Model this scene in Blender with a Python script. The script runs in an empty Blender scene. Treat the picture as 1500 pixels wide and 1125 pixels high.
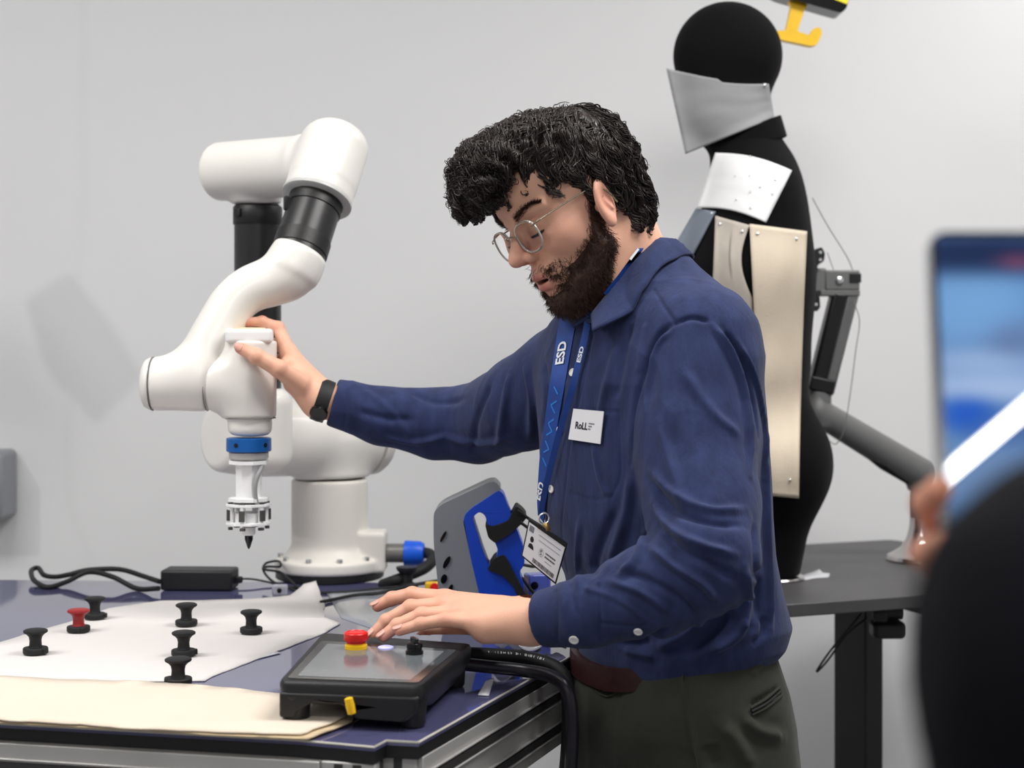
import bpy, bmesh, math, random
import numpy as np
from mathutils import Vector, Matrix, geometry, noise as mnoise

# ---------------------------------------------------------------- camera, world, lights, exposure
SC = bpy.context.scene
COL = SC.collection
FPX, HV, CZ = 2300.0, 500.0, 1.42          # focal length in pixels, horizon row, camera height
cam = bpy.data.cameras.new('camera'); camo = bpy.data.objects.new('camera', cam); COL.objects.link(camo)
camo.location = (0, 0, CZ); camo.rotation_euler = (math.pi/2, 0, 0)
cam.sensor_width = 36; cam.lens = FPX/1500*36; cam.shift_y = (HV-562.5)/1500; cam.clip_start = .05
cam.dof.use_dof = True; cam.dof.focus_distance = 2.05; cam.dof.aperture_fstop = (cam.lens/1000)/.0115
SC.camera = camo
SC.view_settings.view_transform = 'Standard'; SC.view_settings.look = 'None'
SC.view_settings.gamma = 1; SC.view_settings.use_curve_mapping = False
SC.view_settings.exposure = 0.0
SC.cycles.use_denoising = True
SC.cycles.max_bounces = 8

W = bpy.data.worlds.new('room_light'); SC.world = W; W.use_nodes = True
W.node_tree.nodes['Background'].inputs[0].default_value = (.96, .97, 1, 1)
W.node_tree.nodes['Background'].inputs[1].default_value = .40

def area(name, loc, target, sx, sy, power, col=(1, .985, .96), spread=180):
    l = bpy.data.lights.new(name, 'AREA'); l.shape = 'RECTANGLE'; l.size = sx; l.size_y = sy
    l.energy = power; l.color = col; l.spread = math.radians(spread)
    o = bpy.data.objects.new(name, l); COL.objects.link(o); o.location = loc
    o.rotation_euler = (Vector(target)-Vector(loc)).to_track_quat('-Z', 'Y').to_euler()
    return o
area('ceiling_panel_light', (-1.3, 1.6, 2.93), (-1.3, 1.6, 0), 1.2, .6, 32)
area('ceiling_panel_light', (.9, 1.7, 2.93), (.9, 1.7, 0), 1.2, .6, 45)
area('ceiling_panel_light', (0.2, -.6, 2.93), (0.2, -.6, 0), 1.6, .6, 26)
area('ceiling_panel_light', (1.6, 3.0, 2.93), (1.6, 3.0, 0), .6, .6, 14)
area('ceiling_spot_light', (-2.2, 1.2, 2.9), (-1.0, 3.5, 1.2), .09, .09, 11)

# ---------------------------------------------------------------- pixel <-> space
def D(u, v, d):
    return np.array(((u-750)*d/FPX, d, CZ-(v-HV)*d/FPX))
def T(u, v, z):
    return D(u, v, (CZ-z)*FPX/(v-HV))
def V(p): return Vector((float(p[0]), float(p[1]), float(p[2])))

# ---------------------------------------------------------------- materials
def lin(c):
    return tuple(((x/255/12.92) if x/255 <= .04045 else ((x/255+.055)/1.055)**2.4) for x in c)
MATS = {}
def mat(name, rgb, rough=.5, metal=0, spec=.5, bump=None, var=None, coat=0, trans=0, emit=0, sss=0, sheen=0, ior=1.45, alpha=1, attr=None, bumpstretch=None):
    m = bpy.data.materials.new(name); m.use_nodes = True; nt = m.node_tree; N = nt.nodes; L = nt.links
    b = N['Principled BSDF']; c = (*lin(rgb), 1)
    b.inputs['Base Color'].default_value = c; b.inputs['Roughness'].default_value = rough
    b.inputs['Metallic'].default_value = metal; b.inputs['Specular IOR Level'].default_value = spec
    b.inputs['Coat Weight'].default_value = coat; b.inputs['Coat Roughness'].default_value = .05
    b.inputs['Transmission Weight'].default_value = trans; b.inputs['IOR'].default_value = ior
    b.inputs['Alpha'].default_value = alpha
    if emit: b.inputs['Emission Color'].default_value = c; b.inputs['Emission Strength'].default_value = emit
    if sss: b.inputs['Subsurface Weight'].default_value = sss; b.inputs['Subsurface Radius'].default_value = (.012, .005, .003); b.inputs['Subsurface Scale'].default_value = .6
    if sheen: b.inputs['Sheen Weight'].default_value = sheen; b.inputs['Sheen Roughness'].default_value = .4
    tc = N.new('ShaderNodeTexCoord')
    src = None
    if attr:
        a = N.new('ShaderNodeAttribute'); a.attribute_name = attr; src = a.outputs['Color']
        L.new(src, b.inputs['Base Color'])
    if var:                                         # (scale, lighten/darken amount)
        n = N.new('ShaderNodeTexNoise'); n.inputs['Scale'].default_value = var[0]; n.inputs['Detail'].default_value = 5
        r = N.new('ShaderNodeMapRange'); r.inputs['To Min'].default_value = 1-var[1]; r.inputs['To Max'].default_value = 1+var[1]
        r.inputs['From Min'].default_value = .3; r.inputs['From Max'].default_value = .7
        mx = N.new('ShaderNodeVectorMath'); mx.operation = 'SCALE'
        mp = N.new('ShaderNodeMapping'); L.new(tc.outputs['Object'], mp.inputs[0]); L.new(mp.outputs[0], n.inputs['Vector'])
        if len(var) > 2: mp.inputs['Scale'].default_value = var[2]
        L.new(n.outputs['Fac'], r.inputs['Value']); L.new(r.outputs[0], mx.inputs['Scale'])
        if src: L.new(src, mx.inputs[0])
        else: mx.inputs[0].default_value = c[:3]
        L.new(mx.outputs[0], b.inputs['Base Color'])
    if bump:
        prev = None
        for (sc, st, *ax) in bump:
            n = N.new('ShaderNodeTexNoise'); n.inputs['Scale'].default_value = sc; n.inputs['Detail'].default_value = 4
            mp = N.new('ShaderNodeMapping'); L.new(tc.outputs['Object'], mp.inputs[0]); L.new(mp.outputs[0], n.inputs['Vector'])
            if ax: mp.inputs['Scale'].default_value = ax[0]
            bp = N.new('ShaderNodeBump'); bp.inputs['Strength'].default_value = st; bp.inputs['Distance'].default_value = .002
            L.new(n.outputs['Fac'], bp.inputs['Height'])
            if prev: L.new(prev.outputs[0], bp.inputs['Normal'])
            prev = bp
        L.new(prev.outputs[0], b.inputs['Normal'])
    MATS[name] = m
    return m

M_wall = mat('painted_wall', (222, 222, 223), .75, bump=[(60, .08)], var=(1.2, .012))
M_floor = mat('grey_floor', (120, 120, 122), .6, var=(8, .06))
M_ceil = mat('ceiling_white', (235, 235, 235), .8, bump=[(200, .1)])
M_robot = mat('robot_white', (226, 223, 217), .32, var=(3, .01), coat=.15)
M_robot_in = mat('robot_base_white', (226, 222, 214), .4, var=(3, .015))
M_tube = mat('black_tube', (34, 33, 34), .35, var=(40, .1))
M_tubering = mat('black_ring', (22, 21, 22), .45, bump=[(300, .1)])
M_blue_an = mat('blue_anodised', (22, 92, 168), .35, .3, var=(30, .05))
M_alu = mat('aluminium', (186, 184, 182), .42, .45, bump=[(120, .05, (1, .04, 1))], var=(6, .04))
M_alu_d = mat('aluminium_groove', (70, 68, 68), .5, .6, var=(10, .05))
M_black = mat('black_plastic', (22, 22, 24), .45, bump=[(600, .15)], var=(20, .08))
M_black_gl = mat('black_gloss', (14, 14, 16), .15, var=(10, .05))
M_rubber = mat('black_rubber', (18, 18, 19), .6, bump=[(500, .2)])
M_white_pl = mat('white_plastic', (236, 236, 236), .35, var=(20, .01))
M_cream = mat('cream_felt', (224, 210, 192), .95, bump=[(900, .35), (40, .15)], var=(9, .02), sheen=.2)
M_white_felt = mat('white_felt', (222, 217, 214), .95, bump=[(900, .35), (35, .15)], var=(7, .015), sheen=.2)
M_red = mat('red_plastic', (214, 30, 28), .3, var=(30, .05))
M_redk = mat('dull_red_plastic', (150, 30, 32), .45, var=(30, .08))
M_yellow = mat('yellow_plastic', (240, 190, 20), .4, var=(30, .05))
M_deskb = mat('black_desk', (66, 65, 66), .45, bump=[(400, .3)], var=(15, .08))
M_steel_dk = mat('dark_steel', (14, 14, 15), .45, var=(10, .1))
M_grey_arm = mat('grey_arm_plastic', (112, 112, 112), .45, .2, bump=[(500, .1)], var=(10, .04))
M_chrome = mat('polished_metal', (190, 186, 184), .18, .95, bump=[(8, .05)])
M_mann = mat('black_jersey', (8, 8, 10), .9, bump=[(700, .3), (25, .2)], sheen=.03, spec=.15)
M_pin = mat('steel_pin', (225, 225, 225), .25, .8, var=(30, .05))
M_grey_dev = mat('grey_device', (128, 132, 138), .45, bump=[(500, .1)], var=(12, .03))
M_blue_dev = mat('blue_device', (8, 66, 190), .4, bump=[(500, .1)], var=(12, .04))
M_blue_plug = mat('blue_plug', (20, 90, 215), .4, var=(20, .05))
M_glass = mat('lens_glass', (255, 255, 255), .02, trans=1, ior=1.12, spec=.3, var=(5, .005))

# ---------------------------------------------------------------- object plumbing
def thing(name, label, cat, loc, group=None, kind=None):
    o = bpy.data.objects.new(name, None); COL.objects.link(o); o.location = V(loc); o.empty_display_size = .05
    o['label'] = label; o['category'] = cat
    if group: o['group'] = group
    if kind: o['kind'] = kind
    return o
def tag(o, label, cat, group=None):
    o['label'] = label; o['category'] = cat
    if group: o['group'] = group
    return o
def mk(name, verts, faces, m, parent=None, smooth=True, label=None, kind=None, origin=None):
    me = bpy.data.meshes.new(name)
    verts = np.asarray(verts, dtype=np.float64)
    off = np.zeros(3)
    if parent is not None:
        q = parent; off = np.zeros(3)
        while q is not None:
            off += np.array(q.location); q = q.parent
    elif origin is not None: off = np.asarray(origin, float)
    vv = verts-off
    if isinstance(faces, np.ndarray):
        nf, k = faces.shape
        me.vertices.add(len(vv)); me.vertices.foreach_set('co', vv.ravel())
        me.loops.add(nf*k); me.loops.foreach_set('vertex_index', faces.astype(np.int32).ravel())
        me.polygons.add(nf); me.polygons.foreach_set('loop_start', np.arange(0, nf*k, k, dtype=np.int32))
        me.update(calc_edges=True); me.validate()
    else:
        me.from_pydata([tuple(x) for x in vv], [], faces); me.update()
    if smooth: me.polygons.foreach_set('use_smooth', [True]*len(me.polygons))
    for mm in (m if isinstance(m, (list, tuple)) else [m]): me.materials.append(mm)
    o = bpy.data.objects.new(name, me); COL.objects.link(o)
    if parent is not None: o.parent = parent
    elif origin is not None: o.location = V(off)
    if label: o['label'] = label
    if kind: o['kind'] = kind
    return o
def autosmooth(o, ang=40):
    me = o.data; bm = bmesh.new(); bm.from_mesh(me)
    bmesh.ops.recalc_face_normals(bm, faces=bm.faces)
    for e in bm.edges:
        e.smooth = not (len(e.link_faces) == 2 and e.calc_face_angle(0) > math.radians(ang))
    bm.to_mesh(me); bm.free(); return o
def bevel(o, w, seg=2, ang=40):
    b = o.modifiers.new('bevel', 'BEVEL'); b.width = w; b.segments = seg; b.limit_method = 'ANGLE'; b.angle_limit = math.radians(ang)
    b.harden_normals = False
    return o

class MB:                                            # collects shapes of one part
    def __init__(s): s.v = []; s.f = []
    def add(s, v, f):
        n = len(s.v); s.v += [tuple(map(float, x)) for x in v]; s.f += [tuple(i+n for i in q) for q in f]; return s
    def box(s, c, size, R=None):
        c = np.asarray(c, float); h = np.asarray(size, float)/2; R = np.eye(3) if R is None else R
        vs = [c+R@(h*np.array((x, y, z))) for x in (-1, 1) for y in (-1, 1) for z in (-1, 1)]
        return s.add(vs, [(0, 1, 3, 2), (4, 6, 7, 5), (0, 4, 5, 1), (2, 3, 7, 6), (0, 2, 6, 4), (1, 5, 7, 3)])
    def tube(s, pts, r, n=12, caps=True, closed=False, flat=None):
        pts = [np.asarray(p, float) for p in pts]; m = len(pts)
        rs = [r]*m if np.isscalar(r) else list(r)
        t = []
        for i in range(m):
            a = pts[(i-1) % m] if (closed or i > 0) else pts[i]; b = pts[(i+1) % m] if (closed or i < m-1) else pts[i]
            d = b-a; t.append(d/(np.linalg.norm(d)+1e-12))
        up = np.array((0, 0, 1.)) if abs(t[0][2]) < .9 else np.array((1., 0, 0))
        x = np.cross(t[0], up); x /= np.linalg.norm(x)
        vs = []
        for i in range(m):
            x = x-t[i]*np.dot(x, t[i]); x /= np.linalg.norm(x)+1e-12; y = np.cross(t[i], x)
            for k in range(n):
                a = 2*math.pi*k/n; fx, fy = (1, 1) if flat is None else flat
                vs.append(pts[i]+rs[i]*(fx*math.cos(a)*x+fy*math.sin(a)*y))
        fs = []
        for i in range(m if closed else m-1):
            j = (i+1) % m
            for k in range(n): fs.append((i*n+k, i*n+(k+1) % n, j*n+(k+1) % n, j*n+k))
        if caps and not closed: fs.append(tuple(reversed(range(n)))); fs.append(tuple(range((m-1)*n, m*n)))
        return s.add(vs, fs)
    def lathe(s, prof, c, axis=(0, 0, 1), n=32, xdir=None):      # prof: [(radius, height)]
        ax = np.asarray(axis, float); ax /= np.linalg.norm(ax); c = np.asarray(c, float)
        x = np.asarray(xdir, float) if xdir is not None else (np.array((1., 0, 0)) if abs(ax[0]) < .9 else np.array((0, 1., 0)))
        x = x-ax*np.dot(x, ax); x /= np.linalg.norm(x); y = np.cross(ax, x)
        vs = []; fs = []
        for (r, h) in prof:
            for k in range(n):
                a = 2*math.pi*k/n; vs.append(c+ax*h+max(r, 1e-5)*(math.cos(a)*x+math.sin(a)*y))
        for i in range(len(prof)-1):
            for k in range(n): fs.append((i*n+k, i*n+(k+1) % n, (i+1)*n+(k+1) % n, (i+1)*n+k))
        fs.append(tuple(reversed(range(n)))); fs.append(tuple(range((len(prof)-1)*n, len(prof)*n)))
        return s.add(vs, fs)
    def prism(s, outer, holes, o, ex, ey, t0, t1):
        ex = np.asarray(ex, float); ey = np.asarray(ey, float); nn = np.cross(ex, ey); nn /= np.linalg.norm(nn); o = np.asarray(o, float)
        loops = [list(outer)]+[list(h) for h in holes]
        tri = geometry.tessellate_polygon([[Vector((p[0], p[1], 0)) for p in l] for l in loops])
        flat = [p for l in loops for p in l]; n = len(flat)
        vs = [o+ex*p[0]+ey*p[1]+nn*t0 for p in flat]+[o+ex*p[0]+ey*p[1]+nn*t1 for p in flat]
        fs = [tuple(t) for t in tri]+[tuple(i+n for i in reversed(t)) for t in tri]
        b = 0
        for l in loops:
            k = len(l)
            for i in range(k): fs.append((b+i, b+(i+1) % k, b+(i+1) % k+n, b+i+n))
            b += k
        return s.add(vs, fs)
    def loft(s, rings, caps=True):
        n = len(rings[0]); vs = [p for r in rings for p in r]; fs = []
        for i in range(len(rings)-1):
            for k in range(n): fs.append((i*n+k, i*n+(k+1) % n, (i+1)*n+(k+1) % n, (i+1)*n+k))
        if caps: fs.append(tuple(reversed(range(n)))); fs.append(tuple(range((len(rings)-1)*n, len(rings)*n)))
        return s.add(vs, fs)
    def build(s, name, m, parent=None, ang=40, label=None, kind=None, origin=None, bev=0):
        o = mk(name, s.v, s.f, m, parent, True, label, kind, origin)
        autosmooth(o, ang)
        if bev: bevel(o, bev)
        return o
def rotz(a): return np.array(((math.cos(a), -math.sin(a), 0), (math.sin(a), math.cos(a), 0), (0, 0, 1.)))
def catmull(pts, n=8, closed=False):
    P = [np.asarray(p, float) for p in pts]; m = len(P); out = []
    rng = range(m if closed else m-1)
    for i in rng:
        p0 = P[(i-1) % m] if (closed or i > 0) else 2*P[0]-P[1]; p1 = P[i]; p2 = P[(i+1) % m]
        p3 = P[(i+2) % m] if (closed or i+2 < m) else 2*P[-1]-P[-2]
        for k in range(n):
            t = k/n
            out.append(.5*((2*p1)+(-p0+p2)*t+(2*p0-5*p1+4*p2-p3)*t*t+(-p0+3*p1-3*p2+p3)*t**3))
    if not closed: out.append(P[-1])
    return out
def grid_sheet(name, fn, nu, nv, m, parent=None, thick=.002, label=None, origin=None, mask=None, wrap=False):
    vs = [fn(i/nu, j/nv) for j in range(nv+1) for i in range(nu+1)]
    fs = [(j*(nu+1)+i, j*(nu+1)+i+1, (j+1)*(nu+1)+i+1, (j+1)*(nu+1)+i) for j in range(nv) for i in range(nu) if mask is None or mask(i/nu, j/nv)]
    o = mk(name, vs, fs, m, parent, True, label, None, origin)
    s = o.modifiers.new('solid', 'SOLIDIFY'); s.thickness = thick; s.offset = 0
    return o
def text_mesh(txt, size, o3, ex, ey, name, m, parent, thick=.0003, off=.0006, wid=1.0, bold=0.0, on=None, align='CENTER'):
    cu = bpy.data.curves.new('t', 'FONT'); cu.body = txt; cu.size = 1; cu.align_x = align; cu.align_y = 'CENTER'; cu.offset = bold; cu.resolution_u = 4
    to = bpy.data.objects.new('t', cu); COL.objects.link(to)
    me = bpy.data.meshes.new_from_object(to.evaluated_get(bpy.context.evaluated_depsgraph_get()))
    ex = np.asarray(ex, float); ex /= np.linalg.norm(ex); ey = np.asarray(ey, float); ey /= np.linalg.norm(ey); nn = np.cross(ex, ey)
    o3 = np.asarray(o3, float)
    vs = []
    for v in me.vertices:
        p = o3+ex*v.co.x*size*wid+ey*v.co.y*size
        vs.append((on(p) if on else p+nn*off))
    fs = [tuple(p.vertices) for p in me.polygons]
    bpy.data.objects.remove(to); bpy.data.curves.remove(cu); bpy.data.meshes.remove(me)
    return mk(name, vs, fs, m, parent, False)

# ---------------------------------------------------------------- signed distance shapes and surface nets
A = lambda *p: np.array(p, dtype=np.float64)
def nrm(x): return x/np.linalg.norm(x)
def s_sph(P, c, r): return np.linalg.norm(P-c, axis=1)-r
def s_cap(P, a, b, r1, r2=None):
    r2 = r1 if r2 is None else r2; a = np.asarray(a, float); ab = np.asarray(b, float)-a
    t = np.clip((P-a)@ab/(ab@ab+1e-12), 0, 1)
    return np.linalg.norm(P-a-t[:, None]*ab, axis=1)-(r1+(r2-r1)*t)
def s_ell(P, c, r, R=None):
    q = P-c
    if R is not None: q = q@R                       # columns of R are the local axes
    r = np.asarray(r, float); k0 = np.linalg.norm(q/r, axis=1); k1 = np.linalg.norm(q/(r*r), axis=1)
    return k0*(k0-1)/(k1+1e-9)
def s_cyl(P, a, b, r, e=.004, r2=None):
    a = np.asarray(a, float); ab = np.asarray(b, float)-a; L = np.linalg.norm(ab); u = ab/L
    h = (P-a)@u; rad = np.linalg.norm(P-a-h[:, None]*u, axis=1)
    rr = r if r2 is None else r+(r2-r)*np.clip(h/L, 0, 1)
    dx = rad-rr+e; dy = np.abs(h-L/2)-L/2+e
    return np.minimum(np.maximum(dx, dy), 0)+np.sqrt(np.maximum(dx, 0)**2+np.maximum(dy, 0)**2)-e
def s_box(P, c, h, R=None, e=.003):
    q = P-c
    if R is not None: q = q@R
    d = np.abs(q)-(np.asarray(h, float)-e)
    return np.linalg.norm(np.maximum(d, 0), axis=1)+np.minimum(d.max(1), 0)-e
def smin(a, b, k):
    if k <= 0: return np.minimum(a, b)
    h = np.clip(.5+.5*(b-a)/k, 0, 1); return b+(a-b)*h-k*h*(1-h)
def smax(a, b, k): return -smin(-a, -b, k)
def chain(P, pts, rs, k=.0):
    f = None
    for i in range(len(pts)-1):
        g = s_cap(P, pts[i], pts[i+1], rs[i], rs[i+1]); f = g if f is None else (smin(f, g, k) if k else np.minimum(f, g))
    return f
def nets(f, lo, hi, h, slack=1.35):
    lo = np.asarray(lo, float); hi = np.asarray(hi, float); B = 8
    nb = np.ceil((hi-lo)/(h*B)).astype(int); n = nb*B+1
    c = np.stack(np.meshgrid(*[lo[i]+(np.arange(nb[i])+.5)*B*h for i in range(3)], indexing='ij'), -1).reshape(-1, 3)
    fc = f(c).reshape(nb); rad = B*h*math.sqrt(3)/2*slack+h
    F = np.full(n, 1., dtype=np.float32)
    Fi = np.repeat(np.repeat(np.repeat(np.where(fc < 0, -1., 1.), B, 0), B, 1), B, 2); F[:-1, :-1, :-1] = Fi
    act = np.argwhere(np.abs(fc) < rad)
    loc = np.stack(np.meshgrid(*[np.arange(B+1)]*3, indexing='ij'), -1).reshape(-1, 3)
    for s in range(0, len(act), 400):
        idx = (act[s:s+400]*B)[:, None, :]+loc[None]; idx = idx.reshape(-1, 3)
        F[idx[:, 0], idx[:, 1], idx[:, 2]] = f(lo+idx*h)
    S = F < 0
    cnt = np.zeros(np.array(S.shape)-1, dtype=np.int8)
    for dx in (0, 1):
        for dy in (0, 1):
            for dz in (0, 1): cnt += S[dx:S.shape[0]-1+dx, dy:S.shape[1]-1+dy, dz:S.shape[2]-1+dz]
    cells = np.argwhere((cnt > 0) & (cnt < 8))
    idm = np.full(cnt.shape, -1, dtype=np.int32); idm[tuple(cells.T)] = np.arange(len(cells))
    cor = np.array([(a, b, c_) for a in (0, 1) for b in (0, 1) for c_ in (0, 1)])
    vals = np.stack([F[tuple((cells+q).T)] for q in cor], 1).astype(float)
    acc = np.zeros((len(cells), 3)); num = np.zeros(len(cells))
    for i in range(8):
        for j in range(i+1, 8):
            if np.abs(cor[i]-cor[j]).sum() != 1: continue
            a, b = vals[:, i], vals[:, j]; m = (a < 0) != (b < 0)
            t = np.where(m, a/(a-b+1e-20), 0)
            acc += np.where(m[:, None], cor[i]+t[:, None]*(cor[j]-cor[i]), 0); num += m
    verts = lo+(cells+acc/num[:, None])*h
    quads = []
    for ax in range(3):
        sl0 = [slice(None)]*3; sl1 = [slice(None)]*3; sl0[ax] = slice(0, -1); sl1[ax] = slice(1, None)
        a = S[tuple(sl0)]; b = S[tuple(sl1)]; e = np.argwhere(a != b)
        o1, o2 = (ax+1) % 3, (ax+2) % 3
        ok = (e[:, o1] > 0) & (e[:, o2] > 0) & (e[:, o1] < cnt.shape[o1]) & (e[:, o2] < cnt.shape[o2]); e = e[ok]
        flip = a[tuple(e.T)]
        d1 = np.zeros(3, int); d1[o1] = 1; d2 = np.zeros(3, int); d2[o2] = 1
        q = np.stack([idm[tuple((e-d1-d2).T)], idm[tuple((e-d2).T)], idm[tuple(e.T)], idm[tuple((e-d1).T)]], 1)
        q = np.where(flip[:, None], q, q[:, ::-1]); quads.append(q)
    return verts, np.concatenate(quads)
def grad(f, P, e=.0008):
    g = np.stack([f(P+np.eye(3)[i]*e)-f(P-np.eye(3)[i]*e) for i in range(3)], 1)
    return g/(np.linalg.norm(g, axis=1)[:, None]+1e-12)
def relax(v, q, it=1, k=.5):                          # small laplacian smoothing that takes away voxel steps
    for _ in range(it):
        s = np.zeros_like(v); c = np.zeros(len(v))
        for i in range(4):
            for j in ((i+1) % 4, (i-1) % 4):
                np.add.at(s, q[:, i], v[q[:, j]]); np.add.at(c, q[:, i], 1)
        v = v*(1-k)+k*s/np.maximum(c, 1)[:, None]
    return v
def vnormals(v, q):
    n = np.cross(v[q[:, 2]]-v[q[:, 0]], v[q[:, 3]]-v[q[:, 1]]); o = np.zeros_like(v)
    for i in range(4): np.add.at(o, q[:, i], n)
    return o/(np.linalg.norm(o, axis=1)[:, None]+1e-12)
def sdf_part(name, f, lo, hi, h, m, parent, label=None, rx=1):
    v, q = nets(f, lo, hi, h)
    if rx: v = relax(v, q, rx, .4)
    return mk(name, v, q, m, parent, True, label)
def hits(f, us, vs, d0, d1=4.0, off=0.0, o=None):     # march many camera rays to the surface f = off
    us = np.asarray(us, float); vs = np.asarray(vs, float)
    dr = np.stack([(us-750)/FPX, np.ones_like(us), -(vs-HV)/FPX], 1); o = A(0, 0, CZ)
    t = np.full(len(us), float(d0)); sc = np.linalg.norm(dr, axis=1)
    for _ in range(60):
        t = np.minimum(t+(f(o+dr*t[:, None])-off)/sc*.9, d1)
    P = o+dr*t[:, None]
    return P, t < d1-1e-6
def hit(f, u, v, d0, off=0.0):
    P, ok = hits(f, [u], [v], d0, off=off); return P[0]
def vnoise(P, sc, seed=0):                            # cheap smooth value noise, vectorised
    Q = P*sc+seed*17.31; i = np.floor(Q).astype(np.int64); fr = Q-i; fr = fr*fr*(3-2*fr)
    def hsh(a): 
        n = (a[:, 0]*73856093) ^ (a[:, 1]*19349663) ^ (a[:, 2]*83492791) ^ (seed*2654435)
        n = (n*1103515245+12345) & 0x7fffffff; n = (n ^ (n >> 13))*1274126177 & 0x7fffffff
        return (n & 0xffff)/32767.5-1
    r = 0
    for a in (0, 1):
        for b in (0, 1):
            for c in (0, 1):
                w = (fr[:, 0] if a else 1-fr[:, 0])*(fr[:, 1] if b else 1-fr[:, 1])*(fr[:, 2] if c else 1-fr[:, 2])
                r = r+w*hsh(i+np.array((a, b, c)))
    return r
# ================================================================ the room
def struct(name, mb, m):
    o = mb.build(name, m); o['kind'] = 'structure'; return o
WY = 3.62
struct('wall_back', MB().box((0.2, WY+.06, 1.5), (7.2, .12, 3.0)), M_wall)
struct('wall_left', MB().box((-3.34, 1.0, 1.5), (.12, 5.3, 3.0)), M_wall)
struct('wall_right', MB().box((3.74, 1.0, 1.5), (.12, 5.3, 3.0)), M_wall)
struct('floor', MB().box((0.2, 1.0, -.05), (7.3, 5.3, .1)), M_floor)
struct('ceiling', MB().box((0.2, 1.0, 3.05), (7.3, 5.3, .1)), M_ceil)
struct('baseboard_back', MB().box((0.2, WY-.008, .05), (7.0, .016, .1)), mat('baseboard_grey', (150, 150, 152), .5, var=(5, .02)))

# grey box on the wall at the left edge
b = D(-90, 713, 3.50)
t = thing('wall_box', 'grey metal box mounted low on the white wall behind the table', 'box', (b[0], WY, b[2]))
MB().box((b[0]+.005, WY-.062, b[2]), (.27, .12, .155)).build('body', mat('grey_box_metal', (140, 143, 148), .5, .2, var=(9, .04)), t, bev=.012)
MB().box((b[0]+.005, WY-.126, b[2]), (.23, .008, .12)).build('lid', MATS['grey_box_metal'], t, bev=.004)

# tablet hanging just outside the frame on the left; the spot lamp throws its shadow on the wall
LPOS = A(-2.2, 1.2, 2.9)
def shp(u, v, s=.8): return LPOS+(D(u, v, WY)-LPOS)*s
hc_ = shp(120, 510)
t = thing('hanging_tablet', 'tablet hanging just outside the left edge, only its soft shadow shows on the wall', 'tablet', hc_)
w2 = lambda l: [(shp(u, v)[0]-hc_[0], shp(u, v)[2]-hc_[2]) for u, v in l]
MB().prism(w2([(40, 452), (42, 440), (50, 436), (98, 405), (108, 405), (160, 470), (202, 540), (204, 553), (146, 612), (132, 616), (122, 600), (100, 572), (84, 566), (64, 530), (60, 508), (50, 480)]), [w2([(131, 584), (148, 570), (154, 577), (137, 592)]), w2([(168, 552), (184, 538), (190, 545), (173, 559)])], hc_, (1, 0, 0), (0, 0, 1), -.008, .008).build('body', M_black, t, bev=.002)
MB().tube(catmull([shp(106, 560), shp(104, 585), shp(98, 640), shp(103, 740), shp(124, 790), shp(131, 810), shp(127, 840), shp(140, 1000), shp(140, 1600)], 6), .0022, 8).build('cable', M_rubber, t)
MB().tube([shp(112, 415), shp(122, 300), A(shp(122, 300)[0], shp(122, 300)[1], 2.999)], .0015, 6).build('suspension_cord', M_rubber, t)

# ================================================================ work table with aluminium frame
TZ = 1.0
cn = [T(-420, 1037, TZ), T(0, 1058, TZ), T(433, 1082, TZ), T(548, 1092.5, TZ), T(566, 1083, TZ), T(613, 1085.5, TZ), T(768, 998, TZ), T(832, 962, TZ)]
ed = nrm(cn[6]-cn[5]); back_r = cn[5]+ed*1.32
bl = T(0, 849, TZ); br = T(700, 854, TZ)
back = nrm(br-bl)
outline = cn+[cn[5]+ed*.88, br+back*.0, bl-back*.55]
front = nrm(cn[2]-cn[1])
tab = thing('work_table', 'waist-high work table with glossy dark blue top and aluminium profile frame', 'table', (-.4, 2.2, 0))
def poly(mb, pts, z0, z1):
    return mb.prism([(p[0], p[1]) for p in pts], [], (0, 0, 0), (1, 0, 0), (0, 1, 0), z0, z1)
poly(MB(), outline, TZ-.006, TZ-.0005).build('table_top', mat('navy_gloss_top', (84, 84, 120), .05, spec=.8, coat=.5, var=(3, .06)), tab)
cen = A(-.4, 2.2, TZ)
def inset(pts, k): return [p+(cen-p)*k*A(1, 1, 0) for p in pts]
poly(MB(), inset(outline, .002), TZ-.020, TZ-.006).build('table_board', M_black, tab)
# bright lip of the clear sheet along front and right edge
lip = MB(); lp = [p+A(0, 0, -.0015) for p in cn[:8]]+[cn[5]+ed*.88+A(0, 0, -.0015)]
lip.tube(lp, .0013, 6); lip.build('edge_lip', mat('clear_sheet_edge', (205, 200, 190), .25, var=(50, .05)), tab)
# right side aluminium rail under the board, front rail, corner post
def rail(mb, gb, a, b, h, w, nrmdir, grooves=(.3, .7)):
    a = np.asarray(a, float); b = np.asarray(b, float); L = np.linalg.norm(b-a); u = (b-a)/L; n = np.asarray(nrmdir, float)
    R = np.stack([u, n, A(0, 0, 1)], 1); c = (a+b)/2+A(0, 0, -h/2)-n*w/2
    mb.box(c, (L, w, h), R)
    for g in grooves:
        gb.box((a+b)/2+A(0, 0, -h*g)+n*.0012, (L-.002, .004, .008), R)
        mb.box((a+b)/2+A(0, 0, -h*g+.0075)+n*.002, (L-.002, .004, .0025), R)
        mb.box((a+b)/2+A(0, 0, -h*g-.0075)+n*.002, (L-.002, .004, .0025), R)
nf = -np.cross(front, A(0, 0, 1)); nf = nf if nf[1] < 0 else -nf
nr = np.cross(ed, A(0, 0, 1)); nr = nr if nr[0] > 0 else -nr
cf = cn[3]+A(0, 0, -.020)
mb, gb = MB(), MB(); rail(mb, gb, cn[0]+nf*.001+A(0, 0, -.020)-front*.3, cf-front*.06+nf*.001, .09, .045, nf, (.27, .73))
r_ = mb.build('front_rail', M_alu, tab, bev=.001); gb.build('groove', M_alu_d, r_)
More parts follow.
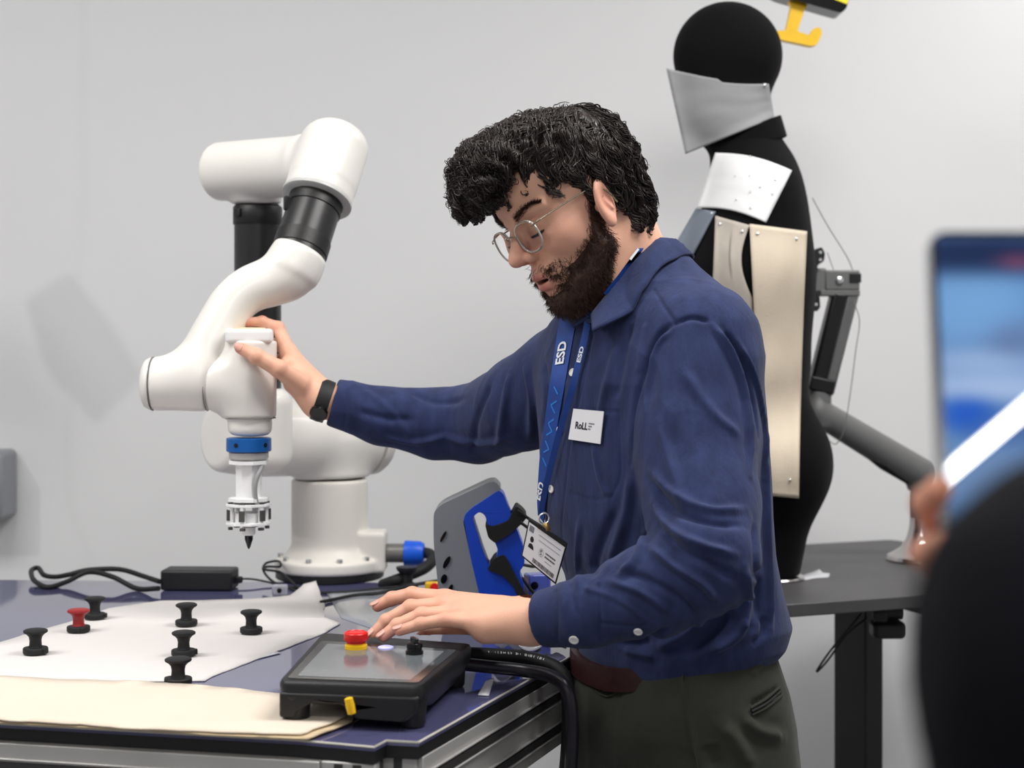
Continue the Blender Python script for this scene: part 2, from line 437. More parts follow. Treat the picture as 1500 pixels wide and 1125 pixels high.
mb, gb = MB(), MB(); rail(mb, gb, cn[5]+A(0, 0, -.020)+nr*.000+ed*.012, cn[5]+ed*.87+A(0, 0, -.020)+nr*.000, .09, .045, nr, (.27, .73))
r_ = mb.build('side_rail', M_alu, tab, bev=.001); gb.build('groove', M_alu_d, r_)
def post(c, u, n, hgt=.980, w=.06):
    R = np.stack([u, n, A(0, 0, 1)], 1); mb, gb = MB(), MB(); c = np.asarray(c, float)
    mb.box((c[0], c[1], hgt/2), (w, w, hgt), R)
    for q in (-.17, .17):
        for s_ in (-1, 1):
            gb.box(A(c[0], c[1], hgt/2)+u*(w*q)+n*s_*w/2, (.009, .003, hgt-.004), R)
            gb.box(A(c[0], c[1], hgt/2)+n*(w*q)+u*s_*w/2, (.003, .009, hgt-.004), R)
    o = mb.build('leg', M_alu, tab, bev=.002); gb.build('groove', M_alu_d, o)
    MB().lathe([(.02, 0), (.02, .004)], (c[0], c[1], 0)).build('foot', M_rubber, o)
pc = cn[5]-nr*.036-nf*.034; post(pc+front*.0, front, nf, w=.062)
post(cn[3]-front*.03-nf*.034, front, nf, w=.06)
post(outline[8]-nr*.04-ed*.06, front, nf); post(bl-back*.45+A(0, -.05, 0), front, nf); post(cn[0]-nf*.06+front*.05, front, nf)

# ================================================================ cloth and paper sheets on the table
def sheet(name, px, z, m, label, cat, grp=None, wob=.0012, nz=26, seed=1, curl=None, thick=.0016, edge=.004):
    pts = [T(u, v, z) for u, v in px]; rnd = random.Random(seed)
    dense = []
    for i in range(len(pts)):
        a, b = pts[i], pts[(i+1) % len(pts)]; L = np.linalg.norm(b-a); n = max(2, int(L/.012)); nn = np.cross(nrm(b-a), A(0, 0, 1))
        for k in range(n):
            p = a+(b-a)*k/n; dense.append(p+nn*edge*(mnoise.noise(Vector((p[0]*23+seed, p[1]*23, 0)))+.4*mnoise.noise(Vector((p[0]*90, p[1]*90, seed)))))
    bm = bmesh.new()
    vs = [bm.verts.new(V(p)) for p in dense]; bm.faces.new(vs)
    bmesh.ops.triangulate(bm, faces=bm.faces)
    for _ in range(3):
        ed_ = [e for e in bm.edges if e.calc_length() > .03]
        if ed_: bmesh.ops.subdivide_edges(bm, edges=ed_, cuts=1)
        bmesh.ops.triangulate(bm, faces=bm.faces)
    for v in bm.verts:
        q = v.co; w = mnoise.noise(Vector((q.x*9+seed, q.y*9, 0)))*wob+mnoise.noise(Vector((q.x*28, q.y*28+seed, 0)))*wob*.5
        v.co.z += max(w, -wob*.6)+wob*.6+.0009
        if curl:
            c, dr, r0, hh = curl; s = (v.co-V(c)).dot(V(dr))
            if s > 0: v.co.z += hh*(s/r0)**1.7; v.co -= V(dr)*s*.25
    me = bpy.data.meshes.new(name); bm.normal_update(); bm.to_mesh(me); bm.free()
    me.materials.append(m); me.polygons.foreach_set('use_smooth', [True]*len(me.polygons))
    o = bpy.data.objects.new(name, me); COL.objects.link(o)
    s = o.modifiers.new('solid', 'SOLIDIFY'); s.thickness = thick; s.offset = 1
    tag(o, label, cat, grp); return o
cn0 = T(462, 872, TZ)
sheet('felt_sheet', [(-120, 955), (0, 942), (50, 927), (115, 908), (160, 892), (235, 881), (300, 880), (380, 878), (430, 876), (455, 869), (474, 868), (476, 884), (474, 905), (498, 914), (478, 927), (310, 992), (300, 998), (215, 1000), (0, 993), (-120, 990)], TZ, M_white_felt,
      'large white felt sheet on the table, its far corner curled up under the black knobs', 'fabric sheet', seed=3, edge=.0022, wob=.0008, curl=(T(440, 884, TZ), nrm(A(.35, 1, 0)), .06, .008))
for i, (dx, dy) in enumerate(((0, -4), (5, 3), (3, 0))):
    sheet('fabric_piece', [(-150+dx, 986+dy), (0, 995+dy), (90, 1000+dy), (200, 1003+dy), (330+dx, 1012+dy), (415+dx, 1022+dy), (520+dx, 1033+dy), (505+dx*2, 1054+dy), (478+dx*3, 1066+dy), (440+dx*2, 1081+dy), (300, 1075+dy*.5), (0, 1057+dy*.5), (-150, 1049)], TZ+.0030*(2-i)*1.0, mat('cream_felt_%d' % i, [(222, 208, 190), (206, 184, 150), (214, 194, 166)][i], .95, bump=[(900, .35), (40, .15)], var=(9, .02), sheen=.2),
          ['topmost cream fabric piece of the stack along the front table edge', 'lowest cream fabric piece of the stack along the front table edge, its rim just showing', 'middle cream fabric piece of the stack along the front table edge'][[0, 2, 1][i]], 'fabric sheet', 'cream fabric pieces stacked at the front edge', seed=11+i, wob=.0008, edge=.007)
sheet('adhesive_label', [(360, 962), (398, 953), (412, 957), (372, 967)], TZ, mat('white_label', (205, 205, 210), .5, var=(9, .01)), 'small white sticker on the blue table top left of the control pad', 'sticker', wob=0, thick=.0004, edge=0)
sheet('adhesive_label', [(712, 998), (724, 994), (716, 1020), (700, 1019)], TZ, MATS['white_label'], 'white tape strip on the table right of the control pad', 'sticker', wob=0, thick=.0004, edge=0)
sheet('acrylic_sheet', [(478, 868), (600, 862), (640, 905), (560, 925), (500, 905)], TZ, mat('pale_acrylic', (158, 162, 170), .12, var=(5, .04)), 'pale grey glossy plate on the table under the raised fingers', 'plate', wob=0, thick=.003, edge=0)

# ================================================================ hold-down knobs (magnets)
def knob(u, v, red, label, s=1.0, raise_=0.0):
    p = T(u, v-3, TZ+.0035); p[2] = TZ+.0035+raise_
    t = thing('magnet_knob', label, 'knob', p, 'mushroom hold-down knobs on the felt')
    MB().lathe([(.0162*s, 0), (.0165*s, .001), (.0165*s, .006), (.0155*s, .0072), (.0125*s, .0075)], p, n=32).build('base', M_rubber, t)
    MB().lathe([(.0095*s, .0072), (.0082*s, .010), (.0078*s, .0165), (.0088*s, .0215), (.0118*s, .025), (.0155*s, .0272), (.0160*s, .0287), (.0158*s, .0300), (.0135*s, .0312), (.006*s, .0318), (0, .0318)], p, n=32).build('grip', M_redk if red else M_rubber, t, label='dull red grip' if red else None)
    a = random.Random(u).uniform(0, 6)
    MB().box(p+A(math.cos(a)*.014*s, math.sin(a)*.014*s, .0035), (.009, .009, .0066), rotz(a)).build('catch', M_rubber, t, bev=.001)
knob(52, 959, 0, 'black mushroom knob standing leftmost on the white felt')
knob(139, 908, 0, 'black mushroom knob just behind the red one at the felt edge', .97)
knob(115, 927, 1, 'red-topped mushroom knob on a black base on the felt')
knob(273, 918, 0, 'black mushroom knob at the back centre of the felt, farthest of the column of three', .98)
knob(368, 929, 0, 'black mushroom knob farthest right on the white felt', .97)
knob(269, 962, 0, 'black mushroom knob in the middle of the column of three on the felt', .98)
knob(261, 1004, 0, 'black mushroom knob at the front edge of the felt, nearest the camera', 1.02)

# ================================================================ power brick and cables on the table
pb = T(288, 866, TZ); pd = nrm(A(1, -.05, 0)); R = np.stack([pd, np.cross(A(0, 0, 1), pd), A(0, 0, 1)], 1)
t = thing('power_adapter', 'black power brick with a looped cable lying behind the felt', 'power adapter', pb)
MB().box(pb+A(0, .028, .0175), (.122, .056, .034), R).build('body', M_black, t, bev=.004)
MB().box(pb+A(.066, .028, .015), (.012, .012, .011), R).build('strain_relief', M_black, t, bev=.002)
cb = MB()
Lc = lambda l, z=.006: [T(u, v, TZ) + A(0, 0, z) for u, v in l]
def cable(px, r, zs=None, n=10):                     # px: pixel, height above the table
    return catmull([T(u, v, TZ+h+r) for u, v, h in px], n)
cb.tube(cable([(232, 862, .008), (200, 862, .0), (165, 845, .015), (130, 838, .018), (98, 852, .004), (70, 860, .0), (50, 850, .006), (46, 836, .012), (56, 832, .014), (64, 842, .008), (80, 845, .006), (100, 842, .012), (130, 835, .02), (175, 834, .022), (210, 844, .015), (234, 852, .012)], .0042), .0044, 10)
cb.build('mains_cable', M_rubber, t)
cb = MB(); cb.tube(cable([(341, 849, .008), (365, 848, .008), (390, 852, .004), (412, 858, .0), (440, 862, .0)], .0016), .0018, 8).build('output_cable', M_rubber, t)
cb = MB(); cb.tube(cable([(445, 872, .0), (425, 862, .004), (400, 852, .012), (386, 836, .020), (390, 825, .030), (408, 822, .034), (410, 830, .030), (392, 830, .026), (386, 834, .024), (410, 838, .022), (425, 850, .014), (440, 862, .004), (470, 868, 0), (520, 866, 0), (575, 860, 0), (640, 852, .01), (690, 838, .03)], .002), .0022, 8)
tag(cb.build('sensor_cable', M_rubber), 'thin black cable looped in front of the robot base', 'cable')
cb = MB(); cb.tube(cable([(470, 882, 0), (520, 872, 0), (560, 868, .002), (600, 858, .006), (650, 850, .012), (700, 848, .016)], .0028), .003, 8)
tag(cb.build('flat_cable', M_black), 'black cable running from the robot base to the blue and grey control unit', 'cable')
cl = T(410, 872, TZ)
t = thing('cable_clip', 'small clear plastic clip on the table left of the robot base', 'clip', cl)
MB().box(cl+A(0, 0, .009), (.026, .012, .018)).build('body', mat('clear_clip', (215, 215, 225), .12, trans=.6, var=(10, .02)), t, bev=.003)
MB().tube([cl+A(0, -.007, .009), cl+A(0, .007, .009)], .004, 10).build('pin', M_black_gl, t)
cb2 = MB()
for (u, v, r1) in ((596, 860, .019),):
    p = T(u, v, TZ)
    cb2.lathe([(r1, 0), (r1, .004), (.010, .009), (.010, .022), (.017, .029), (r1*.98, .033), (r1*.95, .035), (0, .036)], p, n=24)
tag(cb2.build('cable_reel', M_black), 'squat black spool-shaped cable holder right of the robot base', 'holder')
p = T(633, 868, TZ)
t = thing('emergency_switch', 'yellow switch with a red button half hidden behind the raised fingers', 'switch', p)
MB().box(p+A(0, .01, .008), (.024, .02, .016)).build('housing', M_yellow, t, bev=.002)
MB().lathe([(.006, 0), (.006, .006), (.0075, .0065), (.007, .010), (0, .0105)], p+A(.003, 0, .009), axis=(.2, -1, .1), n=20).build('button', M_red, t)
# ================================================================ robot arm
RB = A(-.325, 2.80, TZ)
rob = thing('robot_arm', 'white collaborative robot arm with black tubes and pen gripper, standing on the table', 'robot', RB)
mb = MB().lathe([(.094, 0), (.096, .002), (.096, .012), (.094, .013)], RB, n=64); mb.build('mount_plate', M_black, rob)
def f_base(P):
    f = s_cyl(P, RB+A(0, 0, .013), RB+A(0, 0, .036), .0975, .006)
    f = smin(f, s_cyl(P, RB+A(0, 0, .02), RB+A(0, 0, .052), .088, .012, .074), .01)
    f = smin(f, s_cyl(P, RB+A(0, 0, .03), RB+A(0, 0, .175), .068, .004), .012)
    f = smin(f, s_box(P, RB+A(.078, -.01, .048), (.024, .035, .036), e=.006), .006)
    return f
sdf_part('base', f_base, RB-A(.12, .12, .01), RB+A(.13, .12, .19), .003, M_robot_in, rob)
for k in range(6):
    a = -1.57+(k-2.5)*.62; c = RB+A(math.cos(a)*.0875, math.sin(a)*.0875, .0365)
    MB().lathe([(.0055, 0), (.0055, .006), (.003, .0062), (.003, .003)], c, n=16).build('bolt', M_pin, rob)
SH = RB+A(0, 0, .235)
sl, sr = D(338, 640, 2.66), D(549, 640, 2.86)
sax = nrm(sr-sl)
def f_sh(P):
    f = s_cyl(P, RB+A(0, 0, .179), RB+A(0, 0, .25), .0675, .006)
    f = smin(f, s_cyl(P, sl+sax*.03, sr-sax*.018, .0685, .012), .02)
    return f
sdf_part('shoulder_housing', f_sh, SH-A(.22, .22, .09), SH+A(.16, .16, .11), .003, M_robot, rob)
MB().lathe([(.068, 0), (.068, .012), (.062, .022), (.045, .027), (0, .028)], sr-sax*.018, axis=sax, n=48).build('joint_cap', M_robot, rob)
ea = D(378, 252, 2.66)
def f_up(P):
    b = D(378, 632, 2.66); f = s_cyl(P, b+A(0, 0, -.068), b+A(0, 0, .075), .058, .03)
    return smin(f, s_cyl(P, sl-sax*.03, sl+sax*.045, .06, .015), .02)
sdf_part('upper_arm_joint', f_up, D(330, 632, 2.66)-A(.05, .12, .11), D(420, 632, 2.66)+A(.05, .12, .11), .003, M_robot, rob)
u0, u1 = D(377.5, 575, 2.66), D(377.5, 300, 2.66)
mb = MB().lathe([(.0395, 0), (.0395, np.linalg.norm(u1-u0)-.02)], u0, n=48); tu = mb.build('upper_tube', M_tube, rob)
mb = MB().lathe([(.0408, 0), (.0415, .001), (.0415, .029), (.0400, .031), (.036, .0345)], u1-A(0, 0, .034), n=48); mb.build('tube_collar', M_tubering, tu)
MB().box(u1+A(-.028, -.031, -.016), (.016, .008, .014), rotz(-.7)).build('clamp', M_tubering, tu, bev=.002)
# elbow housing: horizontal barrel joined to the housing the forearm leaves from
eb0, eb1 = D(318, 252, 2.68), D(432, 244, 2.58)
fa = D(484, 232, 2.50); fe = D(438, 372, 2.42); fax = nrm(fe-fa)
eax = nrm(eb1-eb0)
def f_el(P):
    f = s_cyl(P, eb0, eb1+eax*.03, .0500, .011)
    f = smin(f, s_cyl(P, D(377, 298, 2.66), D(377, 250, 2.66), .041, .004), .018)
    g = s_cyl(P, fa-fax*.058, fa+fax*.085, .0555, .038)
    g = np.minimum(g, s_cyl(P, fa+fax*.0, fa+fax*.078, .0545, .004)) 
    f = smin(f, g, .048)
    return f
c_ = D(430, 240, 2.57)
sdf_part('elbow_housing', f_el, c_-A(.17, .18, .14), c_+A(.17, .18, .14), .003, M_robot, rob)
def ring(mbx, c, ax, R_, r, n=40):
    ax = nrm(np.asarray(ax, float)); x = nrm(np.cross(ax, A(.3, .5, .81))); y = np.cross(ax, x)
    return mbx.tube([c+R_*(math.cos(2*math.pi*k/n)*x+math.sin(2*math.pi*k/n)*y) for k in range(n)], r, 8, closed=True)
mb = MB().lathe([(.0555, 0), (.0562, .002), (.0562, .006), (.0525, .008)], fa+fax*.075, axis=fax, n=48); mb.build('opening_rim', mat('light_grey_rim', (186, 186, 184), .4, var=(20, .02)), rob)
t0 = fa+fax*.070; L = np.linalg.norm(fe-t0)
ft = MB().lathe([(.0415, 0), (.0415, L+.02)], t0, axis=fax, n=48).build('forearm_tube', M_tube, rob)
MB().lathe([(.042, 0), (.0432, .001), (.0432, .026), (.042, .027)], t0+fax*.004, axis=fax, n=48).build('tube_collar', M_tubering, ft)
MB().lathe([(.042, 0), (.0432, .001), (.0432, .024), (.042, .025)], fe-fax*.028, axis=fax, n=48).build('tube_collar', M_tubering, ft)
pp = t0+fax*.03+A(-.036, -.02, .01); MB().box(pp, (.014, .012, .022), rotz(.4)).build('clamp', M_tubering, ft, bev=.002)
# wrist housing, the S bend
w3t, w3b = D(367.5, 500, 2.35), D(366.5, 616, 2.35)
wl, wr = D(209, 562, 2.35), D(366, 563, 2.35)
def f_w1(P):
    pts = [D(432, 388, 2.41), D(420, 402, 2.405), D(396, 413, 2.40), D(366, 424, 2.39), D(342, 444, 2.38), D(324, 474, 2.37), D(308, 508, 2.362), D(290, 545, 2.355)]
    rs = [.042, .040, .0365, .034, .033, .034, .037, .040]; pts = catmull([np.append(p, r) for p, r in zip(pts, rs)], 5)
    f = chain(P, [p[:3] for p in pts], [p[3] for p in pts], .004)
    f = smin(f, s_cyl(P, D(441, 368, 2.415), D(424, 402, 2.405), .0425, .004), .01)
    f = smin(f, s_cyl(P, D(224, 562, 2.35), D(303, 562, 2.35), .0405, .003), .03)
    return f
c_ = D(325, 480, 2.38)
sdf_part('wrist_housing', f_w1, c_-A(.15, .09, .16), c_+A(.19, .09, .16), .003, M_robot, rob, rx=5)
wax = nrm(wr-wl)
MB().lathe([(0, 0), (.028, .001), (.036, .005), (.0395, .012), (.0395, .0145)], wl, axis=wax, n=48).build('joint_cap', M_robot, rob)
def f_w2(P):
    f = s_cyl(P, D(306, 562, 2.35), D(370, 562, 2.35), .0405, .006)
    f = smin(f, s_cyl(P, D(367, 610, 2.35), D(367.5, 499, 2.35), .0385, .002), .03)
    f = smin(f, s_cyl(P, D(366, 638, 2.35), D(366.5, 606, 2.35), .033, .012), .006)
    return f
c_ = D(350, 570, 2.35)
sdf_part('tool_joint_housing', f_w2, c_-A(.08, .07, .1), c_+A(.08, .07, .1), .0025, M_robot, rob)
mat('seam_grey', (120, 118, 116), .6, var=(9, .02))
for c_, x_, r_ in ((wl+wax*.0155, wax, .0398), (D(304.5, 562, 2.35), wax, .0402), (D(366.5, 612, 2.35), (0, 0, 1), .0375)):
    sm = MB(); ring(sm, c_, x_, r_, .0009); sm.build('seam', MATS['seam_grey'], rob)
# button block on top of the wrist
kc = D(366, 492, 2.35)
def f_kb(P):
    return s_box(P, kc, (.0345, .034, .0105), rotz(.12), e=.005)
kb = sdf_part('button_block', f_kb, kc-.05, kc+.05, .002, M_white_pl, rob)
MB().lathe([(.024, 0), (.0245, .001), (.0235, .0022), (0, .0026)], kc+A(-.0, -.004, .0102), n=32).build('button_ring', mat('beige_button', (222, 192, 150), .4, var=(20, .05)), kb)
# flange and gripper
g0 = D(364.5, 641, 2.35)
z_ = lambda v: D(364.5, v, 2.35)
g = MB().lathe([(.0315, 0), (.0335, -.0012), (.0335, -.0195), (.0315, -.0208)], g0, n=48).build('flange_ring', M_blue_an, rob)
for a in (-2.0, -.6): MB().lathe([(.0032, 0), (.0032, .002)], g0+A(math.cos(a)*.0325, math.sin(a)*.0325, -.010), axis=(math.cos(a), math.sin(a), 0), n=12).build('screw_hole', M_black_gl, g)
MB().lathe([(.0295, 0), (.0295, -.008), (.028, -.0095), (.026, -.011)], z_(662.5), n=48).build('adapter_ring', M_alu, rob)
gr = MB().lathe([(.030, 0), (.030, -.0055), (.0205, -.006), (.0195, -.02), (.0195, -.055), (.031, -.056), (.031, -.061)], z_(674), n=8, xdir=(1, .4, 0)).build('gripper_neck', M_white_pl, rob)
mb = MB().tube(catmull([z_(680)+A(.022, -.012, 0), z_(690)+A(.019, -.021, 0), z_(705)+A(.014, -.024, 0), z_(722)+A(.013, -.023, 0), z_(737)+A(.016, -.02, 0)], 6), .0035, 10); mb.build('signal_cable', mat('grey_cable', (150, 150, 150), .4, var=(20, .02)), gr)
pl = MB()
hexa = lambda R_, k=6, ph=.26: [(R_*math.cos(2*math.pi*i/k+ph), R_*math.sin(2*math.pi*i/k+ph)) for i in range(k)]
for vv, R_ in ((741, .034), (768, .034)):
    c = z_(vv); pl.prism(hexa(R_, 8), [], c, (1, 0, 0), (0, 1, 0), 0, .004)
pt = pl.build('gripper_plate', M_white_pl, rob, bev=.0006)
for i in range(6):
    a = 2*math.pi*i/6+.35; q = A(math.cos(a)*.027, math.sin(a)*.027, 0)
    MB().tube([z_(768)+q, z_(741)+q], .0042, 12).build('gripper_pillar', M_white_pl, rob)
    m_ = MB(); R = rotz(a)
    m_.box(z_(755)+q*1.14+A(0, 0, .0015), (.004, .008, .016), R)
    m_.box(z_(738)+q*1.02+A(0, 0, .001), (.007, .007, .004), R)
    m_.box(z_(773)+q*1.02, (.006, .007, .004), R)
    m_.build('gripper_sensor', mat('sensor_dark', (70, 68, 66), .5, var=(60, .2)) if i == 0 else MATS['sensor_dark'], rob)
MB().lathe([(.024, 0), (.024, .018)], z_(768), n=6).build('gripper_core', M_white_pl, rob)
MB().lathe([(.010, 0), (.010, -.010), (.0085, -.012)], z_(772), n=24).build('pen_holder', M_white_pl, rob)
MB().lathe([(.0062, .004), (.0062, -.004), (.0045, -.009), (.0022, -.016), (.0008, -.0185), (0, -.019)], z_(786), n=20).build('pen_tip', M_black_gl, rob)
# plug at the base
pc = D(566, 810, 2.78)
MB().lathe([(.017, 0), (.017, .034), (.019, .035), (.0195, .052)], pc, axis=(1, -.05, -.0), n=32).build('connector_sleeve', mat('grey_connector', (130, 128, 124), .35, .5, var=(15, .05)), rob)
MB().lathe([(.0215, 0), (.0222, .002), (.0215, .028), (.0185, .034), (.012, .036)], pc+A(.032, 0, 0), axis=(1, -.05, -.02), n=32).build('connector_plug', M_blue_plug, rob)
MB().tube(catmull([D(612, 810, 2.78), D(628, 811, 2.77), D(634, 820, 2.75), D(622, 832, 2.72), D(600, 842, 2.70), D(580, 850, 2.68), D(560, 857, 2.70)], 8), .010, 12).build('robot_cable', M_rubber, rob)

# ================================================================ control pad (teach pendant) on the table
PC = [T(410, 997, 1.05), T(617, 1004, 1.05), T(690, 943, 1.05), T(474, 927, 1.05)]
def Q(s, t, z=1.05):
    p = (PC[0]*(1-s)+PC[1]*s)*(1-t)+(PC[3]*(1-s)+PC[2]*s)*t; return A(p[0], p[1], z)
def rrect(s0, s1, t0, t1, r, z, k=5):
    w, h = .18, .265; pts = []
    for (cs, ct, a0) in ((s1, t1, 0), (s0, t1, 90), (s0, t0, 180), (s1, t0, 270)):
        for i in range(k+1):
            a = math.radians(a0+90*i/k)
            ccs = cs-math.copysign(r/w, cs-.5); cct = ct-math.copysign(r/h, ct-.5)
            pts.append(Q(ccs+r/w*math.cos(a), cct+r/h*math.sin(a), z))
    return pts
pad = thing('control_pad', 'black teach pendant with a grey screen and red stop button at the table corner', 'control pad', Q(.5, .5, TZ))
mb = MB().loft([rrect(.16, .90, .34, .97, .02, 1.006), rrect(.1, .95, .28, .98, .02, 1.011), rrect(.04, .985, .14, 1.0, .018, 1.024), rrect(-.01, 1.01, -.008, 1.008, .014, 1.034), rrect(-.012, 1.012, -.01, 1.01, .012, 1.046), rrect(0, 1, 0, 1, .010, 1.0500), rrect(.02, .98, .016, .984, .008, 1.0506)])
mb.build('body', M_black, pad, ang=50)
mb = MB().loft([rrect(.04, .965, .03, .80, .006, 1.0506), rrect(.04, .965, .03, .80, .006, 1.0514)]); mb.build('screen_glass', mat('pad_glass', (48, 49, 50), .07, spec=.6, var=(5, .02)), pad)
mb = MB().loft([rrect(.10, .90, .07, .74, .002, 1.0514), rrect(.10, .90, .07, .74, .002, 1.0517)]); mb.build('screen', mat('lcd_grey', (104, 108, 112), .12, spec=.6, var=(22, .10)), pad)
for (s_, t_) in ((.10, .05), (.9, .1), (.12, .93), (.9, .93)):
    c = Q(s_, t_, TZ); MB().lathe([(.0135, 0.001), (.0145, .003), (.0155, .022), (.018, .034)], c, n=28).build('foot', M_black, pad)
def f_gr(P): 
    f = s_cap(P, Q(.04, .0, 1.032), Q(.1, .06, 1.026), .014); return f
mb = MB().prism([(0, .006), (.018, .006), (.020, .014), (.034, .022), (.070, .022), (.085, .008), (.140, .006), (.152, .016), (.156, .034), (0, .034)], [], Q(0, .01, 1.004)+A(0, 0, 0), nrm(Q(1, 0)-Q(0, 0)), (0, 0, 1), -.012, .006)
mb.build('front_skirt', M_black, pad, bev=.003)
c = D(513, 1034, 1.676)
MB().lathe([(.003, -.0090), (.0045, -.0082), (.005, 0), (.0045, .0082), (.003, .0090)], c, axis=(-.22, 0, 1), n=20).build('enabling_switch', M_yellow, pad)
es = T(521.5, 950, 1.0515)
es_ = MB().lathe([(.0135, 0), (.0135, .0045), (.0125, .005), (.0125, .0068)], es, n=40).build('stop_button_collar', M_yellow, pad)
MB().lathe([(.0118, .005), (.0118, .0095), (.0143, .0100), (.0148, .0115), (.0145, .0185), (.0128, .0203), (.0105, .0208), (.0098, .0200), (.004, .0198), (0, .0198)], es, n=40).build('stop_button', M_red, es_)
kn = T(607, 958, 1.0515)
k_ = MB().lathe([(.0105, 0), (.0105, .004), (.009, .0045), (.009, .0075), (.0098, .008), (.0098, .0125), (.008, .014), (0, .014)], kn, n=28).build('selector_knob', M_black_gl, pad)
MB().box(kn+A(0, 0, .0165), (.005, .017, .006), rotz(.4)).build('selector_grip', M_black_gl, k_, bev=.001)
lr = T(565, 949, 1.0515)
MB().lathe([(.0095, 0), (.0095, .0012), (.007, .0022), (0, .0024)], lr, n=28).build('led_button', mat('led_ring', (190, 190, 255), .3, emit=.5, var=(9, .01)), pad)
# cables leaving the pad towards the table edge
hb = MB(); 
P0 = [D(672, 958, 1.96), D(720, 960, 1.98), D(770, 964, 1.99), D(808, 975, 1.98), D(826, 992, 1.97), D(833, 1030, 1.96), D(832, 1090, 1.98), D(828, 1140, 2.0)]
hb.tube(catmull(P0, 10), .0092, 14); ho = hb.build('hose', M_rubber, pad)
hb = MB(); hb.tube(catmull([D(672, 972, 1.93), D(720, 977, 1.95), D(765, 982, 1.96), D(805, 990, 1.95), D(830, 1010, 1.93), D(838, 1060, 1.93), D(836, 1140, 1.95)], 10), .0082, 14); hb.build('hose', mat('purple_black_hose', (30, 26, 36), .35, var=(30, .1)), pad)
# worn white print on the upper hose
pr = MB(); pth = catmull(P0, 24); rnd = random.Random(5); i = 20
while i < 66:
    k = rnd.randint(1, 2)
    a, b_ = pth[i], pth[i+k]; ax = nrm(b_-a); up = nrm(np.cross(np.cross(ax, A(0, -1, .75)), ax)); R = np.stack([ax, np.cross(up, ax), up], 1)
    n_ = 2 if rnd.random() < .7 else 1
    for j in range(n_):
        pr.box((a*(1-j*.5)+b_*j*.5)+up*.0092, (np.linalg.norm(b_-a)*.32, .0032 if rnd.random() < .6 else .0018, .0003), R)
    i += k+(1 if rnd.random() < .75 else 3)
pr.build('printed_lettering', mat('white_print', (215, 215, 215), .5, var=(9, .02)), ho, label='worn small white lettering along the hose')
# crumpled clear wrap behind the hoses
p0 = T(775, 955, TZ)
def wrapf(s, t):
    return p0+A((s-.5)*.10, (t-.5)*.07, .018+.012*mnoise.noise(Vector((s*4, t*4, 3)))+.010*math.sin(s*9+t*4))
w_ = grid_sheet('plastic_wrap', wrapf, 24, 16, mat('clear_wrap', (220, 220, 228), .12, trans=.55, var=(20, .03)), thick=.0008)
tag(w_, 'crumpled clear plastic wrap behind the control pad hoses', 'wrap')

# ================================================================ grey and blue hand-held control unit behind
HD = 2.36
dev = thing('handheld_controller', 'grey and blue handheld controller with a black strap, standing behind the raised hand', 'controller', D(700, 900, HD))
S_ = HD/FPX
def px2(l): return [((u-700)*S_, -(v-800)*S_) for u, v in l]
o0 = D(700, 800, HD); exd = A(1, 0, 0); 
def scx(l): return [(x/exd[0], y) for x, y in px2(l)]
def rnd_poly(pts, r, k=4):
    out = []; n = len(pts)
    for i in range(n):
        p0_, p1, p2 = A(*pts[i-1]), A(*pts[i]), A(*pts[(i+1) % n]); a = nrm(p0_-p1); b = nrm(p2-p1)
        rr = min(r, np.linalg.norm(p0_-p1)*.45, np.linalg.norm(p2-p1)*.45)
        for j in range(k+1):
            t = j/k; q = (p1+a*rr)*(1-t)**2+2*p1*t*(1-t)+(p1+b*rr)*t*t; out.append((q[0], q[1]))
    return out
gsh = rnd_poly(scx([(637, 790), (637, 746), (648, 735), (716, 703), (726, 702), (736, 714), (690, 742), (679, 756), (688, 800), (715, 903), (650, 903), (645, 868)]), .012)
MB().prism(gsh, [], o0, exd, (0, 0, 1), -.040, .040).build('front_shell', M_grey_dev, dev, bev=.007)
bsh = rnd_poly(scx([(680, 752), (690, 741), (731, 714), (738, 720), (750, 752), (768, 800), (768, 822), (760, 832), (768, 852), (769, 903), (712, 903), (690, 810)]), .010)
hole = rnd_poly(scx([(693, 753), (703, 745), (711, 750), (717, 770), (730, 800), (727, 814), (717, 824), (708, 800)]), .006)
MB().prism(bsh, [hole], o0, exd, (0, 0, 1), -.012, .042).build('rear_handle', M_blue_dev, dev, bev=.004)
e2 = nrm(A(exd[0], exd[1], 0)); nn_ = np.cross(exd, A(0, 0, 1))
for (u, v, a, b_, rot) in ((651, 781, .0022, .009, .5), (656, 818, .0035, .010, .5), (652, 842, .0045, .007, .3), (661, 857, .003, .008, .4), (669, 864, .0016, .007, .4)):
    p = o0+exd*((u-700)*S_/exd[0])+A(0, 0, -(v-800)*S_)+nn_*.0405
    c_, s_ = math.cos(rot), math.sin(rot); pts = []
    for k in range(16):
        an = 2*math.pi*k/16; x, y = a*math.cos(an), b_*math.sin(an); pts.append((x*c_+y*s_, -x*s_+y*c_))
    MB().prism(pts, [], p, exd, (0, 0, 1), -.002, .0012).build('button', M_black_gl, dev)
M_web = mat('black_webbing', (14, 13, 14), .7, bump=[(500, .4)])
for pl_ in ([(711, 762), (722, 766), (744, 758), (756, 736), (766, 744), (772, 752), (764, 762), (748, 776), (726, 790), (716, 782)], [(714, 828), (724, 812), (738, 806), (746, 818), (756, 838), (786, 892), (770, 894), (752, 852), (736, 836)]):
    MB().prism(rnd_poly(scx(pl_), .004), [], o0, exd, (0, 0, 1), -.016, .049).build('strap', M_web, dev, bev=.003)
st = MB()
def band(px, d, w, th=.002):
    p = catmull([D(u, v, dd) for u, v, dd in px], 6)
    st.tube(p, w, 8, flat=(1, .22))
band([(722, 772, 2.33), (728, 768, 2.312), (744, 762, 2.306), (754, 752, 2.312), (758, 746, 2.33)], 0, .019)
